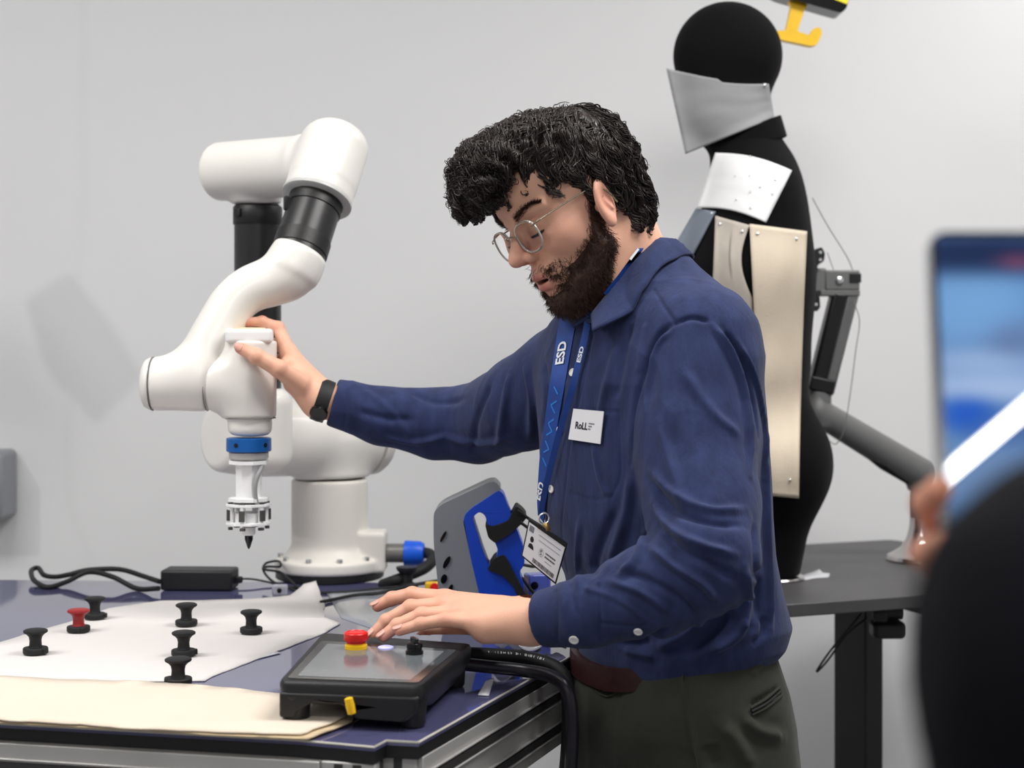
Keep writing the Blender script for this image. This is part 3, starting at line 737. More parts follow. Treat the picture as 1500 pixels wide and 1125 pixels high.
band([(752, 756, 2.315), (762, 748, 2.31), (770, 756, 2.32)], 0, .009)
band([(716, 826, 2.33), (722, 825, 2.310), (738, 828, 2.304), (752, 838, 2.30), (760, 850, 2.30), (770, 872, 2.31)], 0, .012)
band([(728, 832, 2.308), (742, 836, 2.30), (758, 854, 2.295), (780, 893, 2.31)], 0, .010)
pass
for l_ in ([(758, 748, 2.30), (775, 760, 2.30), (798, 774, 2.3)], [(762, 765, 2.29), (776, 775, 2.29)], [(760, 826, 2.32), (780, 830, 2.33), (800, 828, 2.34)], [(764, 846, 2.33), (776, 862, 2.33), (792, 880, 2.33)]):
    MB().tube([D(*p) for p in l_], .0023, 8).build('strap_cord', M_black, dev)
p = D(787, 855, 2.42)
t = thing('blue_clamp', 'small translucent blue plastic block behind the name badge', 'block', p+A(0, 0, -.03))
MB().box(p, (.036, .03, .032), rotz(.3)).build('body', mat('clear_blue', (96, 110, 200), .2, trans=.3, var=(40, .05)), t, bev=.003)
MB().lathe([(.006, 0), (.006, .003), (0, .0035)], p+A(-.004, -.018, 0), axis=(-.2, -1, .1), n=16).build('screw', M_black_gl, t)
MB().box(p+A(0, 0, -.024), (.05, .04, .014), rotz(.3)).build('foot', MATS['clear_blue'], t, bev=.002)
# ================================================================ standing desk on the right
DZ = .99
dw = nrm(A(.93, .36, 0)); dd = A(-dw[1], dw[0], 0)
far_r = D(1312, 790, 3.40)[:3]*A(1, 1, 0); far_r = A(.828, 3.41, DZ)
near_r = far_r-dd*.65
desk = thing('standing_desk', 'black-topped standing desk with steel leg under the mannequin', 'desk', far_r*A(1, 1, 0)-dd*.3-dw*.4)
ln = .68
pts = [near_r-dw*ln, near_r, far_r, far_r-dw*ln]
P2 = lambda p: (p[0], p[1])
MB().prism(rnd_poly([P2(p) for p in pts], .03), [], (0, 0, 0), (1, 0, 0), (0, 1, 0), DZ-.022, DZ).build('desk_top', M_deskb, desk, bev=.002)
R = np.stack([dw, dd, A(0, 0, 1)], 1)
lc = A(.655, 2.97, 0)
MB().box(lc+A(0, 0, .49), (.045, .085, .94), np.stack([nrm(A(.85, .52, 0)), nrm(A(-.52, .85, 0)), A(0, 0, 1)], 1)).build('leg', M_steel_dk, desk, bev=.003)
MB().box(lc-dw*.38+dd*.02+A(0, 0, .49), (.045, .085, .94), R).build('leg', M_steel_dk, desk, bev=.003)
MB().box(lc+A(0, 0, .015), (.07, .6, .03), R).build('foot', M_steel_dk, desk, bev=.004)
MB().box(lc-dw*.38+A(0, 0, .015), (.07, .6, .03), R).build('foot', M_steel_dk, desk, bev=.004)
MB().box(lc-dw*.17+A(0, 0, .945), (.52, .06, .045), R).build('crossbar', M_steel_dk, desk, bev=.002)
MB().box(lc+A(0, 0, .955), (.06, .5, .022), R).build('side_bracket', M_steel_dk, desk, bev=.002)
p = D(1347, 878, 2.72); MB().box(p, (.05, .03, .018), R).build('handset', mat('handset_black', (38, 36, 40), .4, var=(9, .05)), desk, bev=.003)
p = D(1290, 905, 2.76)
t = thing('desk_clamp', 'black clamp with a knob hanging under the front edge of the desk', 'clamp', p)
mb = MB().box(p+A(.012, 0, -.0195), (.058, .045, .030)); mb.build('paddle', M_black, t, bev=.008)
MB().box(p+A(.0, 0, .006), (.018, .025, .03)).build('stem', M_black, t, bev=.003)
MB().lathe([(.014, 0), (.016, .002), (.016, .02), (.013, .024)], p+A(-.018, -.02, .012), axis=(1, -.2, 0), n=24).build('knob', M_black, t)
MB().lathe([(.014, 0), (.014, .028)], p+A(.008, -.005, .012), axis=(1, 0, 0), n=20).build('barrel', M_black, t)
cm = MB().tube(catmull([D(1262, 898, 2.75), D(1240, 925, 2.74), D(1215, 955, 2.73), D(1196, 984, 2.73), D(1212, 968, 2.73), D(1240, 930, 2.75), D(1270, 905, 2.76)], 6), .0019, 8)
tag(cm.build('cable_loop', M_rubber), 'thin black cable loop hanging under the desk beside its leg', 'cable')

# ================================================================ monitor arm
ma = thing('monitor_arm', 'grey spring monitor arm standing on the desk behind the mannequin', 'monitor arm', A(.805, 3.08, DZ))
bp = A((1350-750)*3.08/FPX, 3.08, DZ)
ma.location = V(bp)
MB().lathe([(.066, 0), (.068, .003), (.066, .010), (.058, .014), (.040, .026), (.029, .045), (.024, .065), (.0225, .085)], bp, n=48).build('base', M_chrome, ma)
zt = lambda v: CZ-(v-HV)*3.08/FPX
MB().lathe([(.0225, 0), (.0225, .0)] if False else [(.021, 0), (.0215, .001), (.0215, zt(690)-DZ-.083)], bp+A(0, 0, .083), n=32).build('post', M_grey_arm, ma)
a0, a1 = D(1347, 693, 3.07), D(1198, 603, 3.0); ax = nrm(a1-a0)
def f_low(P):
    f = s_cap(P, a0, a1, .031, .026); f = smin(f, s_cyl(P, a1-A(0, 0, .03), a1+A(0, 0, .045), .020, .004), .012)
    return smin(f, s_cyl(P, a0-A(0, 0, .035), a0+A(0, 0, .02), .0235, .006), .01)
c_ = (a0+a1)/2; sdf_part('lower_arm', f_low, c_-A(.15, .08, .12), c_+A(.15, .08, .12), .003, M_grey_arm, ma)
un = A(0, 0, -1); mb = MB().tube([a0-ax*-.02+A(0, 0, -.016), a0+ax*.09+A(0, 0, -.018), a0+ax*.16+A(0, 0, -.014)], [.018, .0175, .012], 12); mb.build('lower_cover', M_black, ma)
j0, j1 = D(1203, 572, 3.0), D(1240, 425, 2.98)
MB().lathe([(.0205, 0), (.0205, .02), (.017, .024), (.017, .035)], D(1202, 590, 3.0), n=28).build('pivot', M_grey_arm, ma)
ux = nrm(j1-j0); sx = nrm(np.cross(ux, A(0, 1, 0))); R2 = np.stack([sx, np.cross(ux, sx), ux], 1)
MB().box((j0+j1)/2-sx*.011, (.024, .034, np.linalg.norm(j1-j0)+.01), R2).build('upper_arm', M_grey_arm, ma, bev=.006)
MB().box((j0+j1)/2+sx*.012, (.031, .040, np.linalg.norm(j1-j0)-.012), R2).build('spring_cover', mat('soft_black_cover', (26, 25, 26), .35, var=(9, .05)), ma, bev=.006)
MB().box(j0+ux*.012+sx*.004, (.048, .043, .028), R2).build('lower_cap', M_black, ma, bev=.004)
hp = D(1228, 411, 2.98)
hd = MB().box(hp+A(.004, 0, 0), (.066, .038, .038)).build('head_bracket', M_grey_arm, ma, bev=.003)
MB().box(hp+A(.028, -.003, .004), (.022, .037, .017)).build('slot', M_black, hd, bev=.001)
MB().box(hp+A(-.04, 0, 0), (.03, .034, .046)).build('swivel', M_grey_arm, ma, bev=.004)
MB().lathe([(.007, 0), (.007, .003), (.004, .005), (0, .005)], hp+A(-.002, -.02, 0), axis=(0, -1, 0), n=20).build('bolt', M_pin, hd)
MB().box(hp+A(.0, 0, -.024), (.075, .036, .012)).build('hinge_plate', M_grey_arm, hd, bev=.002)
vp = MB()
vpts = rnd_poly([(-.006, .058), (.006, .062), (.012, .05), (.010, .035), (-.002, .028), (-.006, -.020), (.002, -.032), (.003, -.052), (-.004, -.060), (-.013, -.055), (-.014, .04)], .004)
vp.prism(vpts, [], hp+A(-.062, 0, 0)+A(.019, 0, 0), (1, 0, 0), (0, 0, 1), -.03, .03)
vo = vp.build('mounting_plate', M_black, ma, bev=.001)
for dz in (.052, .038, -.046): MB().lathe([(.003, 0), (.003, .002)], hp+A(-.040 if dz > 0 else -.048, -.03, dz), axis=(0, -1, 0), n=12).build('screw', M_pin, vo)
wr = MB(); wr.tube(catmull([D(1190, 290, 2.93), D(1212, 330, 2.95), D(1240, 375, 2.97), D(1250, 398, 2.97)], 5), .0009, 6)
wr.tube(catmull([D(1212, 370, 2.96), D(1222, 398, 2.97)], 4), .0007, 6)
wr.tube(catmull([D(1250, 440, 2.95), D(1259, 470, 2.95), D(1254, 510, 2.95), D(1245, 580, 2.96), D(1236, 630, 2.96), D(1225, 650, 2.97), D(1213, 645, 2.98)], 6), .0009, 6)
tag(wr.build('thin_wire', mat('grey_wire', (120, 120, 122), .5, var=(30, .05))), 'thin grey wire strung from the mannequin back over the monitor arm head', 'wire')

# ================================================================ mannequin
MD = 2.88
mnq = thing('mannequin', 'black jersey-covered bust mannequin with sewn felt and leather panels, on the desk', 'mannequin', D(1150, 850, 2.9)*A(1, 1, 0)+A(0, 0, DZ))
def mD(u, v, dd_=0): return D(u, v, MD+dd_)
S_m = MD/FPX
def f_mn(P):
    hc = mD(1066, 82)
    f = s_ell(P, hc, (.100, .078, .099))
    f = smin(f, s_ell(P, mD(1052, 150), (.070, .062, .085)), .03)
    f = smin(f, s_cap(P, mD(1078, 150), mD(1098, 240), .056, .060), .03)
    # torso as ellipsoids stacked along the spine
    f = smin(f, s_ell(P, mD(1108, 300, .01), (.088, .150, .115)), .05)
    f = smin(f, s_ell(P, mD(1098, 400), (.118, .165, .150)), .05)
    f = smin(f, s_ell(P, mD(1102, 520), (.105, .140, .18)), .05)
    f = smin(f, s_ell(P, mD(1115, 675), (.128, .160, .125)), .05)
    f = smin(f, s_cap(P, mD(1115, 700, -.02), mD(1112, 834, -.03), .103, .074), .04)
    f = smax(f, -(P[:, 2]-(DZ+.007)), .004)
    return f
lo, hi = mD(960, 870)-A(0, .24, 0), mD(1240, -10)+A(0, .24, 0)
body = sdf_part('body', f_mn, lo-.01, hi+.01, .006, M_mann, mnq)
mb = MB().lathe([(.072, 0), (.074, .001), (.074, .004), (.072, .006)], mD(1118, 848, -.03)*A(1, 1, 0)+A(0, 0, DZ), n=40); mb.build('base_plate', M_chrome, mnq)
# stand-up collar
cs = []
for k in range(28):
    a = 2*math.pi*k/28; cs.append((math.cos(a), math.sin(a)))
n0, n1 = mD(1098, 222), mD(1112, 184)
tilt = nrm(A(.32, 0, 1))
def cring(c, r, tl): 
    x = nrm(A(1, 0, -tl)); return [c+x*r*p[0]+A(0, 1, 0)*r*.95*p[1] for p in cs]
c1, c2 = mD(1097, 222), mD(1093, 192)
MB().loft([cring(c1, .0745, -.40), cring(c2, .0690, -.44), cring(c2, .0655, -.44), cring(c1, .0700, -.40)], caps=False).build('collar', M_mann, mnq)
def f_mnp(P): return f_mn(P)
# sewn panels: a pixel outline pressed on the body
def panel(name, quad, m, label, off=.0035, nu=22, nv=30, bulge=None, base=None, thick=.0022, wob=.0012, seed=0):
    q = [A(*p) for p in quad]
    def uv(s, t): 
        p = (q[0]*(1-s)+q[1]*s)*(1-t)+(q[3]*(1-s)+q[2]*s)*t
        if bulge: p = p+bulge(s, t)
        return p
    st_ = [(i/nu, j/nv) for j in range(nv+1) for i in range(nu+1)]
    uvs = np.array([uv(*x) for x in st_])
    P, ok = hits(f_mnp, uvs[:, 0], uvs[:, 1], 2.4, off=off)
    dep = np.where(ok & (P[:, 1] < 3.3), P[:, 1], np.nan).reshape(nv+1, nu+1)
    lim = base if base is not None else MD-.02
    dep = np.where(np.isnan(dep) | (dep > lim), lim, dep)
    for _ in range(10):
        pd_ = np.pad(dep, 1, mode='edge'); sm_ = (pd_[:-2, 1:-1]+pd_[2:, 1:-1]+pd_[1:-1, :-2]+pd_[1:-1, 2:])/4
        dep = np.minimum(dep, sm_)
    vs_ = []
    for k, (s, t) in enumerate(st_):
        d = dep.ravel()[k]+wob*mnoise.noise(Vector((s*3+seed, t*5, seed)))-.0005
        vs_.append(D(uvs[k, 0], uvs[k, 1], d))
    fs = [(j*(nu+1)+i, j*(nu+1)+i+1, (j+1)*(nu+1)+i+1, (j+1)*(nu+1)+i) for j in range(nv) for i in range(nu)]
    o = mk(name, vs_, fs, m, mnq, True, label); s_ = o.modifiers.new('solid', 'SOLIDIFY'); s_.thickness = thick; s_.offset = 0
    def pin(s, t, r=.0035):
        k = int(round(t*nv))*(nu+1)+int(round(s*nu)); c = A(*vs_[k])
        MB().lathe([(r*.9, 0), (r, .001), (r*.75, .0028), (r*.3, .0036), (0, .0037)], c+A(0, -thick/2, 0), axis=(0, -1, 0), n=14).build('pin', M_pin, o)
    return o, pin
M_gf = mat('grey_felt', (148, 148, 150), .9, bump=[(600, .35), (20, .1)], var=(8, .05))
M_wl = mat('white_perforated', (226, 226, 226), .7, bump=[(300, .2)], var=(10, .02))
M_bl = mat('beige_leather', (206, 192, 172), .7, bump=[(260, .3), (18, .15)], var=(8, .03))
M_gl = mat('greige_felt', (178, 170, 160), .85, bump=[(500, .3), (15, .2)], var=(7, .05))
M_sb = mat('slate_felt', (118, 126, 138), .85, bump=[(500, .3)], var=(9, .04))
o, pin = panel('face_panel', [(976, 100), (1126, 123), (1134, 172), (1004, 226)], M_gf, 'grey felt panel pinned over the lower face', base=MD-.025, bulge=lambda s, t: A(0, (8*math.sin(math.pi*s)*(1-t)) if s > .5 else 4*math.sin(math.pi*s)*(1-t)), off=.006)
pin(.97, .04)
o, pin = panel('neck_panel', [(1048, 224), (1160, 250), (1122, 326), (1021, 304)], M_wl, 'white perforated panel over the collarbone', bulge=lambda s, t: A(0, -7*math.sin(math.pi*s)), seed=3)
for s_, t_ in ((.45, .0), (.55, .35), (.75, .45), (.62, .6), (.85, .25), (.9, .5), (.35, .4), (.5, .8), (.75, .85)): pin(s_, t_, .0016)
o, pin = panel('arm_strip', [(1020, 305), (1048, 310), (988, 426), (952, 420)], M_sb, 'slate blue felt strip running down from the shoulder', nu=8, base=MD-.0, seed=5); pin(.9, .03, .003)
o, pin = panel('chest_strip', [(1048, 316), (1098, 330), (1104, 500), (1042, 470)], M_gl, 'greige felt strip in the middle of the chest', nu=14, seed=7, bulge=lambda s, t: A(-14*s*math.sin(math.pi*min(1, t*1.6))*(1 if s > .5 else .3), 0), off=.005)
pin(.12, .06); pin(.88, .05)
o, pin = panel('side_panel', [(1098, 328), (1182, 339), (1170, 730), (1118, 725)], M_bl, 'long beige leather panel hanging down the side', nu=16, nv=60, seed=9, off=.007, bulge=lambda s, t: A(-6*math.sin(math.pi*t)*s*.3, 0), wob=.003)
pin(.12, .04); pin(.82, .03); pin(.72, .94, .0028)
p = D(1160, 846, 2.82); 
t = sheet('felt_scrap', [(1166, 846), (1180, 842), (1194, 838), (1200, 835), (1205, 840), (1216, 841), (1212, 846), (1195, 847), (1180, 850)], DZ, MATS['white_label'], 'scrap of white fabric on the desk beside the mannequin foot', 'scrap', wob=.001)

# ================================================================ yellow hook tool at the top edge
td = 3.1
tl = thing('hook_scanner', 'black and yellow device hanging at the top edge with a yellow hook below', 'device', D(1185, -10, td))  # hanging scanner with a yellow hook, gives no light
S_t = td/FPX
def tp(l): return [((u-1170)*S_t, -(v-0)*S_t) for u, v in l]
ot = D(1170, 0, td)
MB().prism(rnd_poly(tp([(1120, -60), (1248, -45), (1236, 16), (1228, 24), (1136, -2), (1112, -18)]), .010), [], ot, (1, 0, 0), (0, 0, 1), -.03, .03).build('body', M_black_gl, tl, bev=.004)
hook = rnd_poly(tp([(1152, -1), (1184, 8), (1178, 14), (1167, 47), (1184, 53), (1190, 43), (1200, 41), (1203, 50), (1196, 66), (1188, 69), (1141, 59), (1136, 46), (1150, 46), (1158, 10)]), .004)
MB().prism(hook, [], ot, (1, 0, 0), (0, 0, 1), -.010, .010).build('hook', M_yellow, tl, bev=.003)
MB().prism(tp([(1208, -14), (1240, -6), (1236, 11), (1210, 1)]), [], ot, (1, 0, 0), (0, 0, 1), .030, .0312).build('warning_label', mat('label_yellow', (250, 225, 20), .4, var=(9, .02)), tl)
MB().prism(tp([(1216, -14), (1236, -9), (1233, 1), (1224, 0)]), [], ot, (1, 0, 0), (0, 0, 1), .0312, .0318).build('warning_mark', mat('label_orange', (235, 130, 20), .4, var=(9, .02)), tl)
MB().prism(tp([(1236, -9), (1240, -8), (1235, 4), (1232, 2)]), [], ot, (1, 0, 0), (0, 0, 1), .0312, .0318).build('warning_mark', M_black, tl)
MB().tube([D(1180, -50, td), D(1180, -180, td)], .006, 10).build('hanging_cord', M_rubber, tl)
# ================================================================ the man
YB = math.radians(55)
BF = A(-math.sin(YB), -math.cos(YB), 0); BL = A(math.cos(YB), -math.sin(YB), 0)
TD = 2.05
man = thing('person', 'bearded man in a navy shirt and round glasses guiding the robot arm with one hand', 'person', D(1000, 900, TD)*A(1, 1, 0))
M_skin = mat('skin', (222, 172, 150), .5, attr='tone', sss=.12, bump=[(420, .12), (90, .06)], var=(22, .03))
M_shirt = mat('navy_cotton', (43, 52, 87), .88, bump=[(1400, .4), (240, .35, (1, 1, .25))], var=(55, .22, (1, 1, .3)), sheen=.10, spec=.2)
M_trs = mat('dark_olive_twill', (52, 54, 48), .9, bump=[(1200, .3), (60, .2)], var=(14, .10), sheen=.1, spec=.2)
M_hair = mat('dark_hair', (38, 29, 26), .36, var=(60, .3), spec=.6)
M_beard = mat('dark_brown_beard', (66, 44, 34), .5, var=(70, .3), spec=.4)
M_btn = mat('button_white', (226, 224, 222), .25, var=(40, .02))
M_seam = mat('navy_seam', (30, 38, 76), .9, var=(60, .1))

def stack_f(rows, P, Fd=BF, Ld=BL, d=TD):
    z = P[:, 2]; R_ = sorted([(CZ-(v-HV)*dd_/FPX, (u-750)*dd_/FPX, dd_, a, b) for v, u, dd_, a, b in rows])
    zs = [r[0] for r in R_]
    cx, cy, a, b = (np.interp(z, zs, [r[k] for r in R_]) for k in (1, 2, 3, 4))
    q = P-np.stack([cx, cy, z], 1); l = q@Ld; f = q@Fd
    k0 = np.sqrt((l/a)**2+(f/b)**2); k1 = np.sqrt((l/a**2)**2+(f/b**2)**2)+1e-9
    return k0*(k0-1)/k1
T_ROWS = [(352, 946, TD+.03, .050, .050), (372, 938, TD+.03, .062, .058), (392, 940, TD+.02, .085, .066), (415, 945, TD+.01, .115, .072), (440, 948, TD, .145, .080), (470, 950, TD, .172, .090), (520, 950, TD, .186, .106), (560, 947, TD, .183, .116),
          (650, 952, TD, .184, .119), (750, 957, TD, .184, .121), (800, 966, TD, .178, .119), (850, 982, TD, .170, .116), (905, 994, TD, .168, .119), (935, 992, TD, .162, .116), (962, 985, TD, .148, .108), (1000, 985, TD, .145, .105)]
ARM_N = [D(1026, 500, 1.95), D(1018, 640, 1.91), D(1028, 740, 1.86), D(1034, 822, 1.80), D(955, 866, 1.81), D(860, 896, 1.84), D(793, 907, 1.87)]
ARM_NR = [.070, .074, .069, .060, .053, .040, .0335]
ARM_F = [D(858, 530, 2.19), D(770, 590, 2.26), D(700, 620, 2.36), D(640, 621, 2.37), D(560, 609, 2.36), D(487, 589, 2.35)]
ARM_FR = [.070, .068, .060, .0525, .044, .0355]
def f_tor(P):
    f = stack_f(T_ROWS, P); return np.maximum(f, P[:, 2]-(CZ+.148*TD*0+.0625*2.05))
def f_shirt0(P):
    f = f_tor(P)
    n1 = nrm(ARM_N[-1]-ARM_N[-2]); a = chain(P, ARM_N, ARM_NR, .01); a = smax(a, (P-ARM_N[-1])@n1, .003)
    n2 = nrm(ARM_F[-1]-ARM_F[-2]); b = chain(P, ARM_F, ARM_FR, .01); b = smax(b, (P-ARM_F[-1])@n2, .003)
    f = smin(f, a, .022); f = smin(f, b, .03)
    # hem: blouses over the belt, lower in the middle
    u = 750+P[:, 0]/TD*FPX
    hv = np.interp(u, [780, 838, 900, 960, 1050, 1100, 1132, 1200], [955, 964, 980, 990, 984, 972, 952, 940])
    hz = CZ-(hv-HV)*TD/FPX
    f = smax(f, (hz-P[:, 2])*.9, .018)
    return f*.85
# folds: pixel polylines laid on the cloth, (points, height, width)
FOLDS = [
 ([(958, 424), (972, 447), (990, 474)], -.0022, .0035), ([(990, 474), (966, 490), (948, 528), (934, 575), (926, 620), (924, 680)], -.0045, .006),
 ([(990, 474), (1014, 466), (1040, 472)], -.003, .005), ([(985, 482), (962, 510), (950, 560), (944, 620)], .0028, .007),
 ([(1042, 474), (1068, 510), (1086, 560), (1096, 630), (1100, 700)], .0055, .008), ([(1058, 482), (1084, 520), (1102, 580), (1110, 640)], -.005, .006), ([(1080, 500), (1104, 550), (1118, 620), (1118, 700)], .004, .007),
 ([(1000, 540), (1040, 600), (1085, 640)], .003, .012), ([(965, 620), (985, 690), (1000, 740)], .003, .012),
 ([(948, 700), (985, 745), (1040, 765), (1090, 770)], -.005, .008), ([(952, 690), (992, 728), (1045, 748), (1092, 745)], .0045, .010),
 ([(955, 735), (985, 778), (1030, 800), (1078, 812)], .0055, .009), ([(968, 770), (1000, 808), (1045, 828), (1080, 850)], -.0045, .008), ([(950, 800), (990, 830), (1030, 855), (1050, 880)], .005, .009),
 ([(905, 835), (950, 850), (1000, 880), (1020, 905)], -.0035, .007), ([(890, 850), (940, 868), (985, 900)], .0035, .008), ([(860, 862), (905, 878), (950, 912)], .0022, .006),
  ([(815, 866), (818, 900), (816, 940)], -.0015, .003), ([(876, 856), (880, 900), (878, 936)], -.0018, .003), ([(880, 912), (930, 918), (960, 908)], -.0014, .003),
 # body
 ([(868, 492), (857, 555), (839, 635), (828, 720), (824, 800), (846, 900)], -.0016, .003), ([(905, 500), (890, 560), (875, 620)], .0028, .010), ([(925, 470), (912, 530), (900, 590)], -.0028, .009), ([(945, 480), (935, 540)], .002, .008),
 ([(862, 600), (906, 604)], -.0014, .0028), ([(906, 604), (909, 690), (896, 728)], -.0014, .0028), ([(896, 728), (868, 732), (836, 722)], -.0014, .0028), ([(868, 650), (878, 700), (890, 728)], .0025, .008),
 ([(925, 690), (915, 760), (892, 830)], .0045, .013), ([(905, 740), (880, 800), (868, 850)], -.004, .011), ([(950, 770), (930, 820), (905, 840)], .004, .011), ([(850, 760), (846, 820), (850, 870)], .003, .010),
 ([(1120, 640), (1122, 740), (1126, 850), (1130, 920)], .005, .010), ([(1104, 760), (1110, 840), (1112, 920)], -.005, .010), ([(1092, 830), (1096, 880), (1085, 930)], .005, .010),
 ([(1070, 890), (1050, 925), (1010, 955)], -.0055, .010), ([(1095, 905), (1078, 935), (1040, 956)], .005, .010), ([(1030, 905), (1000, 930), (960, 950)], .0045, .012), ([(985, 920), (945, 940), (900, 948)], -.004, .010), ([(1120, 900), (1118, 930), (1100, 945)], -.004, .008),
 ([(900, 945), (930, 955), (960, 962)], .003, .009),
 # far sleeve
 ([(720, 560), (700, 610), (690, 670)], -.0035, .010), ([(748, 545), (738, 600), (730, 655)], .004, .011), ([(650, 640), (700, 650), (750, 640)], .004, .010),
 ([(600, 575), (640, 590), (680, 585)], -.003, .010), ([(560, 640), (610, 648), (655, 640)], .003, .009), ([(540, 575), (570, 600), (600, 640)], .0022, .010), ([(520, 600), (560, 612), (610, 616)], -.0025, .010),
 ([(795, 520), (800, 580), (792, 640)], -.004, .010), ([(770, 530), (780, 590), (775, 650)], .004, .011), ([(505, 565), (508, 595), (503, 628)], -.0015, .003)]
d_probe = 1.5
FOLD3 = []
for pts, am, w in FOLDS:
    dn = catmull([A(*p) for p in pts], 5); P_, ok = hits(f_shirt0, [p[0] for p in dn], [p[1] for p in dn], d_probe)
    P_ = P_[ok]
    if len(P_) > 2: FOLD3.append((P_, am*1.6 if abs(am) > .0023 else am, w*.72))
def cloth_disp(v, n, folds, noise_amp=.0016):
    h = np.zeros(len(v))
    for pl, am, w in folds:
        lo_, hi_ = pl.min(0)-w*3.2, pl.max(0)+w*3.2
        m = np.all((v > lo_) & (v < hi_), 1); idx = np.where(m)[0]
        if not len(idx): continue
        q = v[idx]; best = np.full(len(idx), 9.); tt = np.zeros(len(idx)); ns = len(pl)-1
        for i in range(ns):
            a = pl[i]; ab = pl[i+1]-a; t = np.clip((q-a)@ab/(ab@ab+1e-12), 0, 1)
            dd_ = np.linalg.norm(q-a-t[:, None]*ab, axis=1); mm = dd_ < best; best = np.where(mm, dd_, best); tt = np.where(mm, (i+t)/ns, tt)
        x = (best/w)**2; taper = np.clip(np.sin(np.clip(tt, .03, .97)*math.pi)*2.2, 0, 1) if abs(am) > .0023 else 1.0
        if am > 0: h[idx] += am*taper*(1.3*np.exp(-x*1.6)-.45*np.exp(-x*.35))
        else: h[idx] += am*taper*np.exp(-x*1.3)
    nz = vnoise(v*A(1, 1, .55), 17, 1)*.9+vnoise(v*A(1, 1, .6), 38, 2)*.45
    rid = 1-np.abs(vnoise(v*A(1.2, 1.2, .6)+nz[:, None]*.01, 14, 5))*2
    h += noise_amp*nz+noise_amp*.9*np.clip(rid, 0, 1)**2
    return v+n*h[:, None]
lo = A(-.35, 1.65, .93); hi = A(.40, 2.60, 1.62)
v_, q_ = nets(f_shirt0, lo, hi, .0027); v_ = relax(v_, q_, 2, .5)
v_ = cloth_disp(v_, vnormals(v_, q_), FOLD3)
shirt = mk('shirt', v_, q_, M_shirt, man)
SV, SN = v_, vnormals(v_, q_)
def snap(P, off):                                      # put points on the folded cloth: nearest vertex plane
    P = np.atleast_2d(P); out = []
    for p in P:
        d_ = SV-p; k = np.argsort((d_**2).sum(1))[:6]; n = nrm(SN[k].mean(0)); c = SV[k].mean(0)
        out.append(p-n*((p-c)@n)+n*off)
    return np.array(out)
def on_shirt(us, vs, off):
    P_, ok = hits(f_shirt0, us, vs, 1.5); return snap(P_, off), ok
def cloth_button(u, v, par, r=.0052):
    P_, ok = on_shirt([u, u+4, u], [v, v, v+4], .0014); n = nrm(np.cross(P_[1]-P_[0], P_[0]-P_[2])); n = n if n[1] < 0 else -n
    n = nrm(n+A(0, -.25, 0))
    b = MB().lathe([(r*.9, 0), (r, .0008), (r, .0018), (r*.72, .0024), (r*.62, .0016), (0, .0016)], P_[0], axis=n, n=20).build('button', M_btn, par)
for u, v in ((842, 547), (823, 630), (812, 716)): cloth_button(u, v, shirt)
cloth_button(842, 934, shirt, .0058); cloth_button(935, 924, shirt, .0052)
# collar: leaf around the neck, near side and far side
def leaf(top, bot, nu=30, nv=8):
    t_ = catmull([D(*p) for p in top], 8); b_ = catmull([D(*p) for p in bot], 8); n = min(len(t_), len(b_)); vs = []; fs = []
    for j in range(nv+1):
        for i in range(n):
            s = j/nv; p = t_[i]*(1-s)+b_[i]*s; vs.append(p)
    vs = np.array(vs)
    for _ in range(3):
        f = f_shirt0(vs)/.85; g = grad(f_shirt0, vs); push = np.clip(.0032-f, 0, .02); vs = vs+g*push[:, None]
    for j in range(nv):
        for i in range(n-1): fs.append((j*n+i, j*n+i+1, (j+1)*n+i+1, (j+1)*n+i))
    o = mk('collar', vs, fs, M_shirt, shirt); s_ = o.modifiers.new('solid', 'SOLIDIFY'); s_.thickness = .0035; s_.offset = 1
    return o
leaf([(962, 357, 2.115), (955, 357, 2.05), (934, 374, 2.005), (908, 410, 1.985), (888, 436, 1.975), (868, 462, 1.975)],
     [(996, 386, 2.12), (990, 396, 2.03), (962, 430, 1.975), (925, 458, 1.945), (895, 474, 1.935), (869, 487, 1.94)])
leaf([(962, 357, 2.115), (940, 362, 2.15), (905, 380, 2.17), (870, 415, 2.13), (850, 440, 2.07), (862, 462, 1.99)],
     [(996, 386, 2.12), (960, 395, 2.18), (900, 410, 2.20), (845, 440, 2.14), (828, 460, 2.08), (838, 478, 2.0)])
MB().tube([D(855, 470, 2.0), D(868, 470, 1.985), D(880, 478, 1.97)], .003, 8).build('collar_band', M_shirt, shirt)

# trousers, belt, shoes
P_ROWS = [(925, 990, TD, .148, .100), (950, 990, TD, .155, .104), (1000, 994, TD, .166, .116), (1050, 996, TD, .172, .124), (1125, 996, TD, .172, .122), (1190, 992, TD, .165, .112)]
hipc = D(994, 1100, TD)
LEG_N = [A(hipc[0], hipc[1], .86)+BL*.085, A(hipc[0], hipc[1], .50)+BL*.095+BF*.02, A(hipc[0], hipc[1], .10)+BL*.10-BF*.01]
LEG_F = [A(hipc[0], hipc[1], .86)-BL*.085, A(hipc[0], hipc[1], .50)-BL*.10+BF*.03, A(hipc[0], hipc[1], .10)-BL*.11+BF*.01]
def f_trs(P):
    f = stack_f(P_ROWS, P); f = smax(f, P[:, 2]-(CZ-(940-HV)*TD/FPX), .004); f = smax(f, .80-P[:, 2], .03)
    for L_ in (LEG_N, LEG_F):
        g = chain(P, L_, [.092, .074, .060], .03); f = smin(f, g, .03)
    return smax(f, .055-P[:, 2], .002)*.9
v_, q_ = nets(f_trs, A(-.1, 1.75, .03), A(.50, 2.40, 1.05), .0038); v_ = relax(v_, q_, 2, .5)
TF = []
